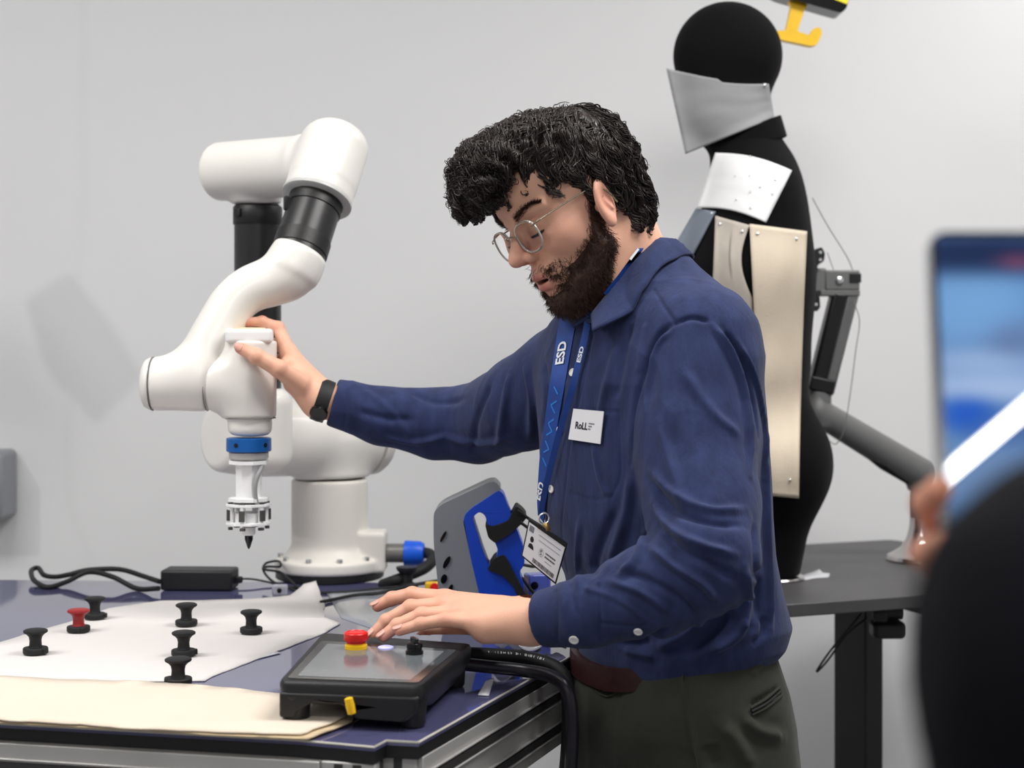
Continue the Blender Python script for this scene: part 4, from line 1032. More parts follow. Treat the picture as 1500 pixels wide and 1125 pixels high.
for pts, am, w in [([(1000, 985), (1008, 1040), (1020, 1125)], .0022, .004), ([(1098, 1035), (1120, 1022), (1142, 1006)], -.0035, .004), ([(1100, 1043), (1122, 1032), (1144, 1016)], .002, .004), ([(1090, 1050), (1110, 1070), (1148, 1080)], .005, .010), ([(1060, 1060), (1085, 1095), (1100, 1124)], .005, .012), ([(1040, 1090), (1050, 1124)], -.004, .012), ([(1120, 960), (1100, 990)], .003, .009)]:
    dn = catmull([A(*p) for p in pts], 5); P_, ok = hits(f_trs, [p[0] for p in dn], [p[1] for p in dn], 1.5)
    if ok.sum() > 2: TF.append((P_[ok], am*1.5, w))
v_ = cloth_disp(v_, vnormals(v_, q_), TF, .002)
trs = mk('trousers', v_, q_, M_trs, man)
for nm_, l_, r_, m_ in (('pocket_welt', [(1100, 1037), (1122, 1024), (1143, 1006)], .0016, M_trs), ('pocket_welt', [(1102, 1047), (1124, 1036), (1146, 1018)], .0016, M_trs), ('pocket_slit', [(1101, 1042), (1123, 1030), (1144, 1012)], .0022, M_steel_dk), ('side_seam', [(1000, 985), (1004, 1030), (1012, 1080), (1022, 1124), (1026, 1160)], .0012, M_trs), ('front_pocket', [(872, 1012), (888, 1020), (902, 1014), (912, 1000)], .0012, M_trs)):
    dn = catmull([A(*p) for p in l_], 6); P_, ok = hits(f_trs, [p[0] for p in dn], [p[1] for p in dn], 1.5, off=.0012)
    MB().tube(list(P_[ok]), r_, 6).build(nm_, m_, trs)
bl_ = []
for k in range(48):
    a = 2*math.pi*k/48; bl_.append((math.cos(a), math.sin(a)))
def belt_ring(v, off):
    z = CZ-(v-HV)*TD/FPX; c = D(991, v, TD); return [A(c[0], c[1], z)+BL*p[0]*(.157+off-.022*min(1, max(0, (p[0]-.15)*2.2)))+BF*p[1]*(.106+off-.022*min(1, max(0, (p[0]-.15)*2.2)))+A(0, 0, .012*(1-p[1])-.004+.02*max(0, p[0])) for p in bl_]
MB().loft([belt_ring(992, .009), belt_ring(991, .0135), belt_ring(958, .0125), belt_ring(957, .004)], caps=False).build('belt', mat('maroon_leather', (46, 18, 20), .5, bump=[(200, .2)], var=(30, .1)), man)
for off, L_ in ((1, LEG_N), (-1, LEG_F)):
    e = L_[2]; toe = e*A(1, 1, 0)+BF*.15; heel = e*A(1, 1, 0)-BF*.06
    def f_shoe(P, toe=toe, heel=heel, e=e):
        f = smin(s_cap(P, heel+A(0, 0, .045), toe+A(0, 0, .03), .043, .036), s_cap(P, heel+BF*.03+A(0, 0, .05), e*A(1, 1, 0)+BF*.02+A(0, 0, .09), .045, .045), .02)
        return smax(f, .003-P[:, 2], .006)
    c = (toe+heel)/2; sdf_part('shoe', f_shoe, c-A(.17, .17, .02), c+A(.17, .17, .16), .006, M_black, man)

# ---------------------------------------------------------------- head
HY, HP, HR = math.radians(60), math.radians(29), math.radians(9)
fh = A(-math.sin(HY), -math.cos(HY), 0); lh = A(math.cos(HY), -math.sin(HY), 0); zz = A(0, 0, 1)
HF = fh*math.cos(HP)-zz*math.sin(HP); HU0 = fh*math.sin(HP)+zz*math.cos(HP)
HL = lh*math.cos(HR)+HU0*math.sin(HR); HU = HU0*math.cos(HR)-lh*math.sin(HR)
H0 = D(842, 297, 2.03); HM = np.stack([HF, HL, HU], 1)
def loc(P): return (P-H0)@HM
def wld(p): return H0+np.atleast_2d(p)@HM.T
def w1(*p): return wld(A(*p))[0]
def f_head(P, ears=True):
    q = loc(P); m = q*A(1, 1, 1); m[:, 1] = np.abs(m[:, 1])          # mirrored for paired features
    f = s_ell(q, A(-.008, 0, .032), (.098, .076, .084))
    f = smin(f, s_ell(q, A(.036, 0, -.018), (.056, .060, .080)), .03)
    f = smin(f, s_cap(m, A(.024, .050, -.058), A(.068, .016, -.098), .018, .016), .022)
    f = smin(f, s_ell(q, A(.050, 0, -.078), (.040, .042, .032)), .02)
    f = smin(f, s_ell(q, A(.079, 0, -.097), (.017, .018, .015)), .014)
    f = smin(f, s_ell(m, A(.056, .046, -.024), (.026, .018, .022)), .022)      # cheekbone
    f = smin(f, s_cap(m, A(.088, .010, .018), A(.072, .052, .022), .0085, .008), .014)   # brow
    f = smin(f, s_ell(q, A(.062, 0, .060), (.036, .058, .042)), .02)           # forehead
    f = smax(f, -s_ell(m, A(.100, .033, -.002), (.018, .020, .015)), .016)     # eye socket
    f = smin(f, s_sph(m, A(.0755, .032, -.002), .0142), .004)                  # lowered eyelid
    f = smin(f, s_cap(m, A(.086, .018, -.012), A(.078, .044, -.014), .004, .004), .008)  # under-eye
    f = smin(f, s_cap(q, A(.091, 0, .010), A(.110, 0, -.018), .0075, .0095), .009)       # nose bridge
    f = smin(f, s_ell(q, A(.1135, 0, -.0245), (.0125, .0110, .0100)), .008)
    f = smin(f, s_ell(m, A(.1010, .0125, -.0290), (.0100, .0068, .0075)), .005)
    f = smax(f, -s_ell(m, A(.1075, .0072, -.0365), (.0050, .0032, .0040)), .003)         # nostril
    f = smin(f, s_ell(q, A(.086, 0, -.060), (.017, .026, .022)), .014)         # muzzle
    f = smin(f, s_ell(q, A(.0985, 0, -.0570), (.0068, .0180, .0046)), .004)    # upper lip
    f = smin(f, s_ell(q, A(.0955, 0, -.0725), (.0075, .0170, .0058)), .004)    # lower lip
    f = smax(f, -s_ell(q, A(.101, 0, -.0645), (.016, .0170, .0026)), .0025)    # parted mouth
    f = smax(f, -s_ell(q, A(.099, 0, -.0835), (.006, .016, .004)), .006)
    if ears:
        er = A(math.cos(.35), math.sin(.35), 0); up = nrm(A(-.12, .12, 1)); nn = nrm(np.cross(up, er)); er = np.cross(nn, up); RE = np.stack([er, up, nn], 1)
        ec = A(.008, .079, -.013)
        e = s_ell(m, ec, (.0175, .030, .0060), RE)
        e = smax(e, -s_ell(m, ec+nn*-.006*np.sign(nn[1]*-1)+A(.002, .003, .003), (.0105, .0200, .0065), RE), .003)
        e = smin(e, s_ell(m, ec+A(.004, -.001, -.025), (.0085, .0085, .0050), RE), .004)
        e = smin(e, s_ell(m, ec+A(.010, -.004, -.003), (.0045, .0065, .0045), RE), .003)
        e = smin(e, s_cap(m, ec+A(.004, -.001, .012), ec+A(-.004, .002, -.012), .0026, .0022), .003)
        f = smin(f, e, .005)
    return f
nk0, nk1 = w1(-.034, 0, -.040), D(936, 440, 2.075)
def f_headneck(P):
    f = f_head(P)
    g = s_cap(P, nk0, nk1, .054, .062)
    g = smin(g, s_cap(P, w1(-.030, .030, -.055), D(905, 440, 2.0), .016, .014), .02)
    return smin(f, g, .022)
# ---------------------------------------------------------------- hands
def fingers(P, wrist, wr_r, mcps, fings, k=.010, extra=()):
    f = None
    for m_, r in mcps:
        g = s_cap(P, wrist, m_, wr_r, r); f = g if f is None else smin(f, g, .012)
    for a, b, r1, r2 in extra: f = smin(f, s_cap(P, a, b, r1, r2), .014)
    for pts, rs in fings:
        g = chain(P, pts, rs, .003)
        for p, r in list(zip(pts, rs))[1:-1]: g = smin(g, s_sph(P, p, r*1.06), .003)
        f = smin(f, g, .006)
    return f
WN = D(778, 909, 1.885)
mN = {'i': D(652, 878, 1.955), 'm': D(656, 887, 1.932), 'r': D(672, 899, 1.905), 'p': D(696, 912, 1.882)}
FN = [([mN['i'], D(604, 871, 1.975), D(574, 877, 1.98), D(553, 888, 1.98)], [.0115, .0095, .0085, .0072]),
      ([mN['m'], D(602, 890, 1.945), D(566, 910, 1.945), D(546, 930, 1.94)], [.0115, .0097, .0086, .0072]),
      ([mN['r'], D(618, 901, 1.915), D(582, 916, 1.915), D(562, 932, 1.912)], [.0110, .0093, .0082, .0070]),
      ([mN['p'], D(652, 908, 1.885), D(616, 914, 1.885), D(585, 924, 1.885)], [.0100, .0082, .0074, .0064]),
      ([D(735, 918, 1.94), D(690, 926, 1.965), D(650, 928, 1.965), D(618, 934, 1.96)], [.015, .0118, .0105, .0085])]
EN = [(D(830, 905, 1.86), WN, .027, .0245), (WN, D(712, 922, 1.885), .022, .0175), (D(740, 905, 1.92), D(690, 905, 1.94), .022, .017)]
def f_hn(P): return fingers(P, WN, .023, [(mN['i'], .0125), (mN['m'], .0130), (mN['r'], .0125), (mN['p'], .0115)], FN, extra=EN)
WF = D(468, 585, 2.345)
mF = {'i': D(424, 518, 2.370), 'm': D(432, 528, 2.390), 'r': D(441, 541, 2.405), 'p': D(449, 556, 2.410)}
FF = [([mF['i'], D(407, 480, 2.385), D(384, 471, 2.380), D(360, 472, 2.372)], [.0120, .0094, .0080, .0068]),
      ([mF['m'], D(410, 505, 2.425), D(384, 500, 2.430), D(362, 503, 2.420)], [.0118, .0094, .0080, .0068]),
      ([mF['r'], D(416, 528, 2.435), D(390, 524, 2.440), D(368, 526, 2.428)], [.0115, .0090, .0078, .0066]),
      ([mF['p'], D(424, 548, 2.430), D(402, 545, 2.438), D(386, 545, 2.434)], [.0105, .0080, .0070, .0060]),
      ([D(440, 562, 2.325), D(408, 540, 2.302), D(376, 522, 2.296), D(352, 510, 2.300)], [.0165, .0125, .0112, .0085])]
EF = [(D(500, 592, 2.35), WF, .0245, .0225), (WF, D(432, 560, 2.335), .0225, .018), (D(455, 570, 2.35), D(425, 535, 2.345), .020, .016)]
def f_hf(P): return fingers(P, WF, .023, [(mF['i'], .0135), (mF['m'], .0130), (mF['r'], .0125), (mF['p'], .0120)], FF, extra=EF)
def f_inner(P):
    return np.minimum(np.minimum(f_tor(P)+.022, chain(P, ARM_N, [r-.018 for r in ARM_NR[:-1]]+[.022])), chain(P, ARM_F, [r-.018 for r in ARM_FR[:-1]]+[.022]))
parts_ = []
for f_, lo_, hi_, hh in ((f_headneck, H0-A(.16, .15, .19), H0+A(.16, .15, .14), .0017), (f_hn, D(540, 960, 1.83)-A(.02, 0, 0), D(845, 850, 2.03), .0015), (f_hf, D(345, 615, 2.26)-A(.015, 0, .01), D(512, 460, 2.47), .0015), (f_inner, A(-.35, 1.65, .96), A(.40, 2.60, 1.60), .012)):
    v1, q1 = nets(f_, np.minimum(lo_, hi_), np.maximum(lo_, hi_), hh); v1 = relax(v1, q1, 1, .35); parts_.append((v1, q1))
off = 0; vv, qq = [], []
for v1, q1 in parts_: vv.append(v1); qq.append(q1+off); off += len(v1)
BV, BQ = np.concatenate(vv), np.concatenate(qq)
body = mk('body', BV, BQ, M_skin, man)
q = loc(BV); nh = len(parts_[0][0]); base = np.array(lin((224, 172, 146))); red = np.array(lin((196, 106, 98))); lip = np.array(lin((186, 100, 92))); dark = np.array(lin((150, 104, 84)))
col = np.tile(base, (len(BV), 1))
def blend(c, w): 
    global col
    col = col*(1-w[:, None])+c*w[:, None]
ish = np.arange(len(BV)) < nh
g_ = lambda c, r: np.exp(-(((q-A(*c))/A(*r))**2).sum(1))*ish
blend(red, .35*g_((.108, 0, -.026), (.02, .02, .02))); blend(red, .28*g_((.065, .045, -.02), (.03, .03, .02))); blend(red, .35*g_((.008, .085, -.013), (.02, .03, .03)))
blend(dark, .40*g_((.088, .032, -.004), (.014, .018, .010))); blend(dark, .40*g_((.088, -.032, -.004), (.014, .018, .010)))
blend(lip, np.clip(1.4*(g_((.099, 0, -.0575), (.012, .017, .0045))+g_((.097, 0, -.0725), (.013, .016, .0058))), 0, 1)*.9)
blend(np.array(lin((60, 20, 20))), np.clip(1.5*g_((.088, 0, -.0648), (.010, .018, .0028)), 0, 1))
hand = ~ish; pink = np.zeros(len(BV))
for F_ in (FN, FF):
    for pts, rs in F_:
        for p, w in zip(pts, (.25, .35, .3, .55)): pink = np.maximum(pink, w*np.exp(-((BV-p)**2).sum(1)/.012**2))
blend(red, pink*hand)
nl = np.zeros(len(BV))
ca = body.data.color_attributes.new('tone', 'FLOAT_COLOR', 'POINT')
ca.data.foreach_set('color', np.concatenate([col, np.ones((len(col), 1))], 1).ravel())
# finger nails
M_nail = mat('finger_nail', (224, 168, 152), .3, var=(60, .02))
for F_, nm in ((FN[:4], A(0, -.25, 1)), (FF[4:], A(0, -1, .25)), (FF[:1], A(0, -.3, 1))):
    for pts, rs in F_:
        ax = nrm(pts[-1]-pts[-2]); up = nrm(nm-ax*(nm@ax)); sd = np.cross(ax, up); r = rs[-1]; c = pts[-1]+ax*.001
        mb = MB(); rings = []
        for j, (s, w) in enumerate(((-.006, .5), (-.0045, .78), (0, .82), (.004, .74), (.0068, .45))):
            ring_ = []
            for i in range(7):
                an = (i/6-.5)*1.5*w/.8; ring_.append(c+ax*s+(up*math.cos(an)+sd*math.sin(an))*(r*(1.03-.10*(s > .005))+.0002))
            rings.append(ring_)
        vs = [p for r_ in rings for p in r_]; fs = [(j*7+i, j*7+i+1, (j+1)*7+i+1, (j+1)*7+i) for j in range(4) for i in range(6)]
        o = mk('fingernail', vs, fs, M_nail, body); s_ = o.modifiers.new('s', 'SOLIDIFY'); s_.thickness = .0005; s_.offset = 0
# eyelashes (lowered lids) and lip line
for sgn in (1, -1):
    pts = []
    for k in range(9):
        a = (k/8-.5)*1.9; pts.append(w1(.0755+.0147*math.cos(a)*math.cos(.42), sgn*(.032+.0147*math.sin(a)), -.002-.0147*math.cos(a)*math.sin(.42)-.0012*abs(math.sin(a))))
    MB().tube(pts, [.0006]+[.0018]*7+[.0006], 6).build('eyelashes', M_hair, body)

# ---------------------------------------------------------------- strands
def strands(name, roots, step_fn, n, ds, rad, m, parent, project=None, sides=3, taper=(.6, 1, .9, .15), label=None):
    P = [roots]; d = None
    for i in range(n):
        p = P[-1]; d = step_fn(p, i, d); p2 = p+d*ds
        if project: p2 = project(p2, i)
        P.append(p2)
    P = np.array(P); m_, N_ = P.shape[0], P.shape[1]
    tg = np.gradient(P, axis=0); tg /= np.linalg.norm(tg, axis=2, keepdims=True)+1e-12
    ref = np.tile(A(.31, .52, .79), (m_, N_, 1)); x = np.cross(tg, ref); x /= np.linalg.norm(x, axis=2, keepdims=True)+1e-9; y = np.cross(tg, x)
    rr = np.interp(np.linspace(0, 1, m_), np.linspace(0, 1, len(taper)), taper)[:, None, None]*(rad if np.isscalar(rad) else rad[None, :, None])
    V_ = np.stack([P+rr*(math.cos(2*math.pi*k/sides)*x+math.sin(2*math.pi*k/sides)*y) for k in range(sides)], 2)      # m,N,s,3
    idx = np.arange(m_*N_*sides).reshape(m_, N_, sides); nx = np.roll(idx, -1, 2)
    Q_ = np.stack([idx[:-1], nx[:-1], nx[1:], idx[1:]], -1).reshape(-1, 4)
    return mk(name, V_.reshape(-1, 3), Q_, m, parent, True, label)
rng = np.random.default_rng(7)
def hairline(q):                                       # > 0 where hair grows (head coordinates)
    F_, L_, U_ = q[:, 0], np.abs(q[:, 1]), q[:, 2]
    front = .061-.015*(L_/.06)**2
    a = np.where(F_ > .047, U_-front, 1)               # forehead
    F_ = F_-.012
    b = np.where((F_ <= .035) & (F_ > -.0), U_-np.interp(F_, [0, .012, .035], [-.012, .016, .046]), 1)
    c = np.where(F_ <= 0, U_-np.interp(F_, [-.12, -.09, -.045, -.02, -.012, 0], [-.075, -.075, -.068, -.030, .022, .018]), 1)
    return np.minimum(np.minimum(a, b), c)
def f_hair(P, rough=True):
    q = loc(P); m = q.copy(); m[:, 1] = np.abs(m[:, 1])
    f = s_ell(q, A(-.009, 0, .036), (.096, .084, .087))
    f = smin(f, s_ell(q, A(.046, 0, .088), (.060, .068, .043)), .02)
    f = smin(f, s_ell(q, A(.090, -.006, .092), (.036, .056, .037)), .02)
    f = smin(f, s_ell(q, A(.117, -.010, .074), (.018, .044, .026)), .016)
    f = smin(f, s_ell(m, A(-.046, .020, -.020), (.038, .044, .060)), .02)
    f = smax(f, -hairline(q)*.8-.004, .008)
    if rough: f = f+.0045*np.sin(q[:, 0]*170+5*vnoise(q, 28, 3)+q[:, 2]*60)*(.6+.4*vnoise(q, 40, 4))+.0035*vnoise(q, 55, 6)+.002*vnoise(q, 120, 9)
    return f
hair = sdf_part('hair', lambda P: f_hair(P)+.003, H0-A(.22, .20, .14), H0+A(.17, .18, .20), .0025, M_hair, man, rx=0)
def sample_surface(f, n, lo_, hi_):
    P = rng.uniform(lo_, hi_, (n*2, 3)); 
    for _ in range(12): P = P-grad(f, P, .001)*np.clip(f(P), -.03, .03)[:, None]*.8
    ok = (np.abs(f(P)) < .0015) & np.all(P > lo_-.02, 1) & np.all(P < hi_+.02, 1); return P[ok][:n]
fs_ = lambda P: f_hair(P, True)
roots = sample_surface(fs_, 11000, H0-A(.19, .17, .12), H0+A(.13, .15, .15)); ql = loc(roots); roots = roots[~((np.abs(ql[:, 1]) > .060) & (ql[:, 2] < .016) & (ql[:, 0] > -.022))]
ph = rng.uniform(0, 6.28, len(roots)); fq = rng.uniform(.38, .48, len(roots)); lift = rng.uniform(-.002, .0045, len(roots))+(rng.random(len(roots)) < .06)*.004; bias = rng.normal(0, .16, (len(roots), 3))
clump = np.floor(loc(roots)/.020); ph = ph*.14+(clump@A(1.7, 2.9, 4.1)) % 6.28
def flow(p, i, d):
    q = loc(p); t = np.zeros_like(q)
    top = np.clip((q[:, 2]-.02)/.08, 0, 1)
    t[:, 0] = np.where(q[:, 0] > -.05, .9*top+.15, -.15); t[:, 2] = -.75+.35*top; t[:, 1] = .35*np.sign(q[:, 1])*(1-top)
    t[:, 0] += np.where(q[:, 0] > .10, -.2, 0); t[:, 2] += np.where(q[:, 0] > .10, -.5, 0)
    t = t+bias*.5
    w = t@HM.T; g = grad(fs_, p, .002); w -= g*(w*g).sum(1)[:, None]; w /= np.linalg.norm(w, axis=1)[:, None]+1e-9
    s = np.cross(w, g); a = ph+i*fq*1.25
    w = w+s*(.85*np.cos(a))[:, None]+g*(.5*np.sin(a))[:, None]
    return w/np.linalg.norm(w, axis=1)[:, None]
def proj(p, i):
    f = fs_(p); g = grad(fs_, p, .002); tgt = lift+.002*np.sin(ph+i*fq)
    return p-g*((f-tgt)*.5)[:, None]
strands('hair_locks', roots, flow, 16, .0040, rng.uniform(.0005, .0012, len(roots)), M_hair, hair, proj)
# curls standing out at the fringe
fr = sample_surface(fs_, 9000, w1(.12, 0, .07)-.055, w1(.12, 0, .07)+.055); ql = loc(fr); fr = fr[(ql[:, 0] > .080)][:1500]
ph2 = rng.uniform(0, 6.28, len(fr)); b2 = rng.normal(0, .5, (len(fr), 3)); sp = rng.uniform(.5, .9, len(fr))
def curl(p, i, d):
    g = HM.T[0]*.8-HM.T[2]*.35+b2; g = g/np.linalg.norm(g, axis=1)[:, None]; s = np.cross(g, A(.2, .9, .3)); s /= np.linalg.norm(s, axis=1)[:, None]; u = np.cross(g, s); a = ph2+i*sp
    w = g*.22+s*np.cos(a)[:, None]+u*np.sin(a)[:, None]; return w/np.linalg.norm(w, axis=1)[:, None]
strands('hair_curls', fr, curl, 14, .0030, rng.uniform(.0004, .0007, len(fr)), M_hair, hair)
# beard
def beard_mask(q):
    F_, L_, U_ = q[:, 0], np.abs(q[:, 1]), q[:, 2]
    line = np.interp(F_, [-.02, .018, .028, .040, .060, .075, .090, .12], [.0, .010, -.012, -.038, -.052, -.059, -.050, -.049])
    m1 = (line-U_)/.010
    m1 = np.minimum(m1, (F_-np.interp(U_, [-.12, -.09, -.06, -.03, .02], [.036, .028, .018, .017, .019]))/.006)
    lipx = 1.25-np.sqrt(((F_-.099)/.03)**2*0+(L_/.026)**2+((U_+.067)/.0150)**2)
    m1 = np.where(F_ > .07, np.minimum(m1, -lipx*3), m1)
    m1 = np.minimum(m1, (U_+.128)/.006)
    m1 = np.minimum(m1, np.where(U_ > -.046, np.where(F_ > .085, -1, 9), 9))
    return m1
def beard_th(q):
    F_, U_ = q[:, 0], q[:, 2]
    return np.interp(U_, [-.12, -.085, -.045, 0], [.011, .010, .006, .003])*np.where(F_ > .085, np.where(U_ > -.07, .45, .8), 1)*np.clip(beard_mask(q)*.45, 0, 1)
def f_beard(P):
    q = loc(P); f = f_head(P, False)-beard_th(q)*.75+.0012*vnoise(q, 160, 8)+.0003
    return smax(f, -(beard_mask(q)-.3)*.006, .003)
beard = sdf_part('beard', f_beard, w1(.05, 0, -.05)-.115, w1(.05, 0, -.05)+.115, .002, M_beard, man, rx=0)
fhd = lambda P: f_head(P, False)
br_ = sample_surface(fhd, 34000, w1(.05, 0, -.05)-.10, w1(.05, 0, -.05)+.10); mk_ = beard_mask(loc(br_)); br_ = br_[mk_ > rng.uniform(-1.1, .9, len(mk_))]
g0_ = grad(fhd, br_, .001); q0 = loc(br_); th = beard_th(q0)+.0006; br_ = br_+g0_*(rng.uniform(-.001, .8, len(br_))*th)[:, None]
bb = rng.normal(0, .45, (len(br_), 3)); bp_ = rng.uniform(0, 6.28, len(br_))
def bflow(p, i, d):
    dn = -HM.T[2]*.9+HM.T[0]*.15; w = dn+g0_*.45+bb; s = np.cross(w, g0_); s /= np.linalg.norm(s, axis=1)[:, None]+1e-9
    w = w+s*(.8*np.cos(bp_+i*1.1))[:, None]; return w/np.linalg.norm(w, axis=1)[:, None]
strands('beard_hairs', br_, bflow, 5, .0021, .00030, M_beard, beard)
print('beard strands', len(br_))
# eyebrows
ebr = []
for sgn in (1, -1):
    for k in range(700):
        s = rng.uniform(0, 1); L_ = .011+s**.85*.048; U_ = .0205+.0085*math.sin(min(1, s*1.1)*2.3)+rng.normal(0, .0026*(1-.65*s)); ebr.append((.095-s*.018, sgn*L_, U_))
ebr = wld(np.array(ebr))
for _ in range(5): ebr = ebr-grad(fhd, ebr)*fhd(ebr)[:, None]
sg = np.sign(loc(ebr)[:, 1]); eg = grad(fhd, ebr)
eb_b = rng.normal(0, .2, ebr.shape)
strands('eyebrows', ebr, lambda p, i, d: nrm_rows(HM.T[1]*sg[:, None]*1.0+HM.T[2]*.25+eg*.25+eb_b), 3, .0026, .00034, M_hair, body) if False else None
def nrm_rows(x): return x/np.linalg.norm(x, axis=1)[:, None]
strands('eyebrows', ebr, lambda p, i, d: nrm_rows(HM.T[1]*sg[:, None]+HM.T[2]*.25+eg*.25+eb_b), 3, .0026, .00017, M_beard, body)

# ---------------------------------------------------------------- eyeglasses
gl = thing('eyeglasses', 'round-cornered thin metal and clear eyeglasses on the bearded man', 'glasses', w1(.104, 0, .003))
M_frame = mat('glasses_metal', (186, 172, 150), .22, .85, var=(40, .05)); M_clear = mat('clear_rim', (206, 202, 198), .12, trans=.35, var=(20, .02))
def lens_pts(sgn, k=1.0, n=40, dF=0):
    pts = []
    for i in range(n):
        a = 2*math.pi*i/n; c, s = math.cos(a), math.sin(a); e = 2/2.7
        x = .0238*k*math.copysign(abs(c)**e, c); y = .0200*k*math.copysign(abs(s)**e, s)
        if s < 0: x *= 1-.10*abs(s)
        pts.append(w1(.1055+dF-.0030*abs(x*sgn+.036)/.06*0-abs(x+.035)*.10, sgn*(.0345+x), -.005+y))
    return pts
for sgn in (1, -1):
    MB().tube(lens_pts(sgn), .0015, 8, closed=True).build('rim', M_clear, gl)
    MB().tube(lens_pts(sgn, 1.0, dF=.0012), .0007, 6, closed=True).build('rim_wire', M_frame, gl)
    pts = lens_pts(sgn, .98); n = len(pts); c = sum(pts)/n
    MB().add(pts+[c+HF*.0015]+[p-HF*.001 for p in pts]+[c+HF*.0005], [(i, (i+1) % n, n) for i in range(n)]+[((i+1) % n+n+1, i+n+1, 2*n+1) for i in range(n)]).build('lens', M_glass, gl)
    MB().tube(catmull([w1(.1035, sgn*.057, .006), w1(.098, sgn*.0655, .008), w1(.085, sgn*.070, .009), w1(.045, sgn*.0765, .010), w1(.014, sgn*.0805, .009), w1(0, sgn*.083, -.004), w1(-.006, sgn*.082, -.022)], 6), .0011, 8).build('temple', M_frame, gl)
    MB().lathe([(0, 0), (.003, .0005), (.0035, .002), (.002, .003)], w1(.100, sgn*.0115, -.012), axis=HL*-sgn+HF*.3, n=12).build('nose_pad', M_clear, gl)
MB().tube(catmull([w1(.105, .0115, .001), w1(.1115, .005, .0050), w1(.1115, -.005, .0050), w1(.105, -.0115, .001)], 5), .0011, 8).build('bridge', M_frame, gl)

# ---------------------------------------------------------------- wristwatch
wc = D(473, 587, 2.346); wa = nrm(D(500, 593, 2.35)-D(455, 578, 2.345))
wt = thing('wristwatch', 'black wristwatch on the wrist of the hand holding the robot', 'watch', wc)
MB().lathe([(.0275, -.0105), (.0318, -.010), (.0326, 0), (.0318, .010), (.0275, .0105)], wc, axis=wa, n=40).build('strap', M_rubber, wt)
wn_ = A(0, -1, -.7); wn_ = nrm(wn_-wa*(wn_@wa))
MB().lathe([(.0125, 0), (.0135, .001), (.0135, .005), (.012, .0065), (0, .0067)], wc+wn_*.029, axis=wn_, n=32).build('case', M_black_gl, wt)

# ---------------------------------------------------------------- lanyard and badge
lan = thing('lanyard', 'royal blue neck lanyard with white lettering on the man', 'lanyard', D(800, 740, 1.98))
M_lan = mat('lanyard_blue', (14, 62, 142), .55, bump=[(900, .3)], var=(45, .18)); M_wht = mat('print_white', (232, 236, 240), .5, var=(9, .01))
def ribbon(pix, w0, w1_, name='strap', off=.0045, par=lan, m=M_lan, side=0):
    c = catmull([A(*p) for p in pix], 8); us = [p[0] for p in c]; vs_ = [p[1] for p in c]
    P_, ok = on_shirt(us, vs_, off); P_ = P_[ok]; 
    for _ in range(3): P_[1:-1] = (P_[:-2]+P_[2:]+2*P_[1:-1])/4
    n_ = len(P_); L_, R_ = [], []
    rings = []
    for i in range(n_):
        t = nrm(P_[min(i+1, n_-1)]-P_[max(i-1, 0)]); k = np.argmin(((SV-P_[i])**2).sum(1)); nn = nrm(SN[k]*.6+A(-.2, -.8, 0)*.6); s = nrm(np.cross(t, nn)); nn = np.cross(s, t)
        if side: s = nrm(s*math.cos(side)+nn*math.sin(side)); nn = np.cross(s, t)
        w = (w0+(w1_-w0)*i/(n_-1))/2; h = .0007
        rings.append([P_[i]-s*w-nn*h, P_[i]+s*w-nn*h, P_[i]+s*w+nn*h, P_[i]-s*w+nn*h])
    o = MB().loft(rings).build(name, m, par); return o, P_, rings
o1, P1, R1 = ribbon([(838, 462), (830, 520), (819, 590), (809, 660), (802, 720), (799, 758)], .030, .014, off=.006)
o2, P2_, R2_ = ribbon([(874, 447), (865, 490), (853, 545), (838, 600), (824, 650), (812, 705), (802, 750)], .0085, .0075, off=.008, side=.5)
MB().loft([[D(948, 356, 2.02)+A(0, 0, 0), D(936, 358, 2.01)], [D(940, 368, 2.0), D(928, 372, 1.99)], [D(915, 400, 1.985), D(906, 402, 1.975)], [D(890, 432, 1.972), D(884, 430, 1.965)]], caps=False).build('neck_strap', M_lan, lan)
def text_on(rings, i0, txt, size, wid, flip=1, rot=90):
    r = rings[i0]; c = sum(r)/4; t = nrm(sum(rings[min(i0+3, len(rings)-1)])/4-sum(rings[max(i0-3, 0)])/4); s = nrm(r[1]-r[0])
    nn = np.cross(s, t); 
    if nn[1] > 0: nn = -nn
    ex = t; ey = np.cross(nn, ex)
    return text_mesh(txt, size, c+nn*.0016, -ex if flip < 0 else ex, -ey if flip < 0 else ey, 'lettering', M_wht, lan, wid=wid, bold=.03)
MB().box((D(938, 366, 1.995)+D(924, 384, 1.99))/2+A(-.002, -.006, .002), (.018, .0006, .0030), np.stack([nrm(D(938, 366, 1.995)-D(924, 384, 1.99)), A(0, 1, 0), np.cross(nrm(D(938, 366, 1.995)-D(924, 384, 1.99)), A(0, 1, 0))], 1)).build('lettering', M_wht, lan)
text_on(R1, int(len(R1)*.20), 'ESD', .0185, 1.05, -1)
text_on(R1, int(len(R1)*.80), 'ESD', .0150, 1.1, -1)
text_on(R2_, int(len(R2_)*.27), 'ESD', .0068, 1.9, -1)
pz = MB()
for k in range(9):                                     # faint woven chevrons on the wide strap
    i = int(len(R1)*(.36+.035*k)); r = R1[i]; c = sum(r)/4; s = nrm(r[1]-r[0]); t = nrm(sum(R1[i+1])/4-sum(R1[i-1])/4); nn = np.cross(s, t); nn = nn if nn[1] < 0 else -nn
    R_ = np.stack([nrm(s+t*(1 if k % 2 else -1)), nrm(t-s*(1 if k % 2 else -1)), nn], 1); pz.box(c+nn*.0009, (.012, .002, .0006), R_)
pz.build('woven_pattern', mat('lanyard_light_blue', (40, 120, 205), .6, var=(30, .05)), lan, kind='stuff')
ce = D(797, 764, 1.96)
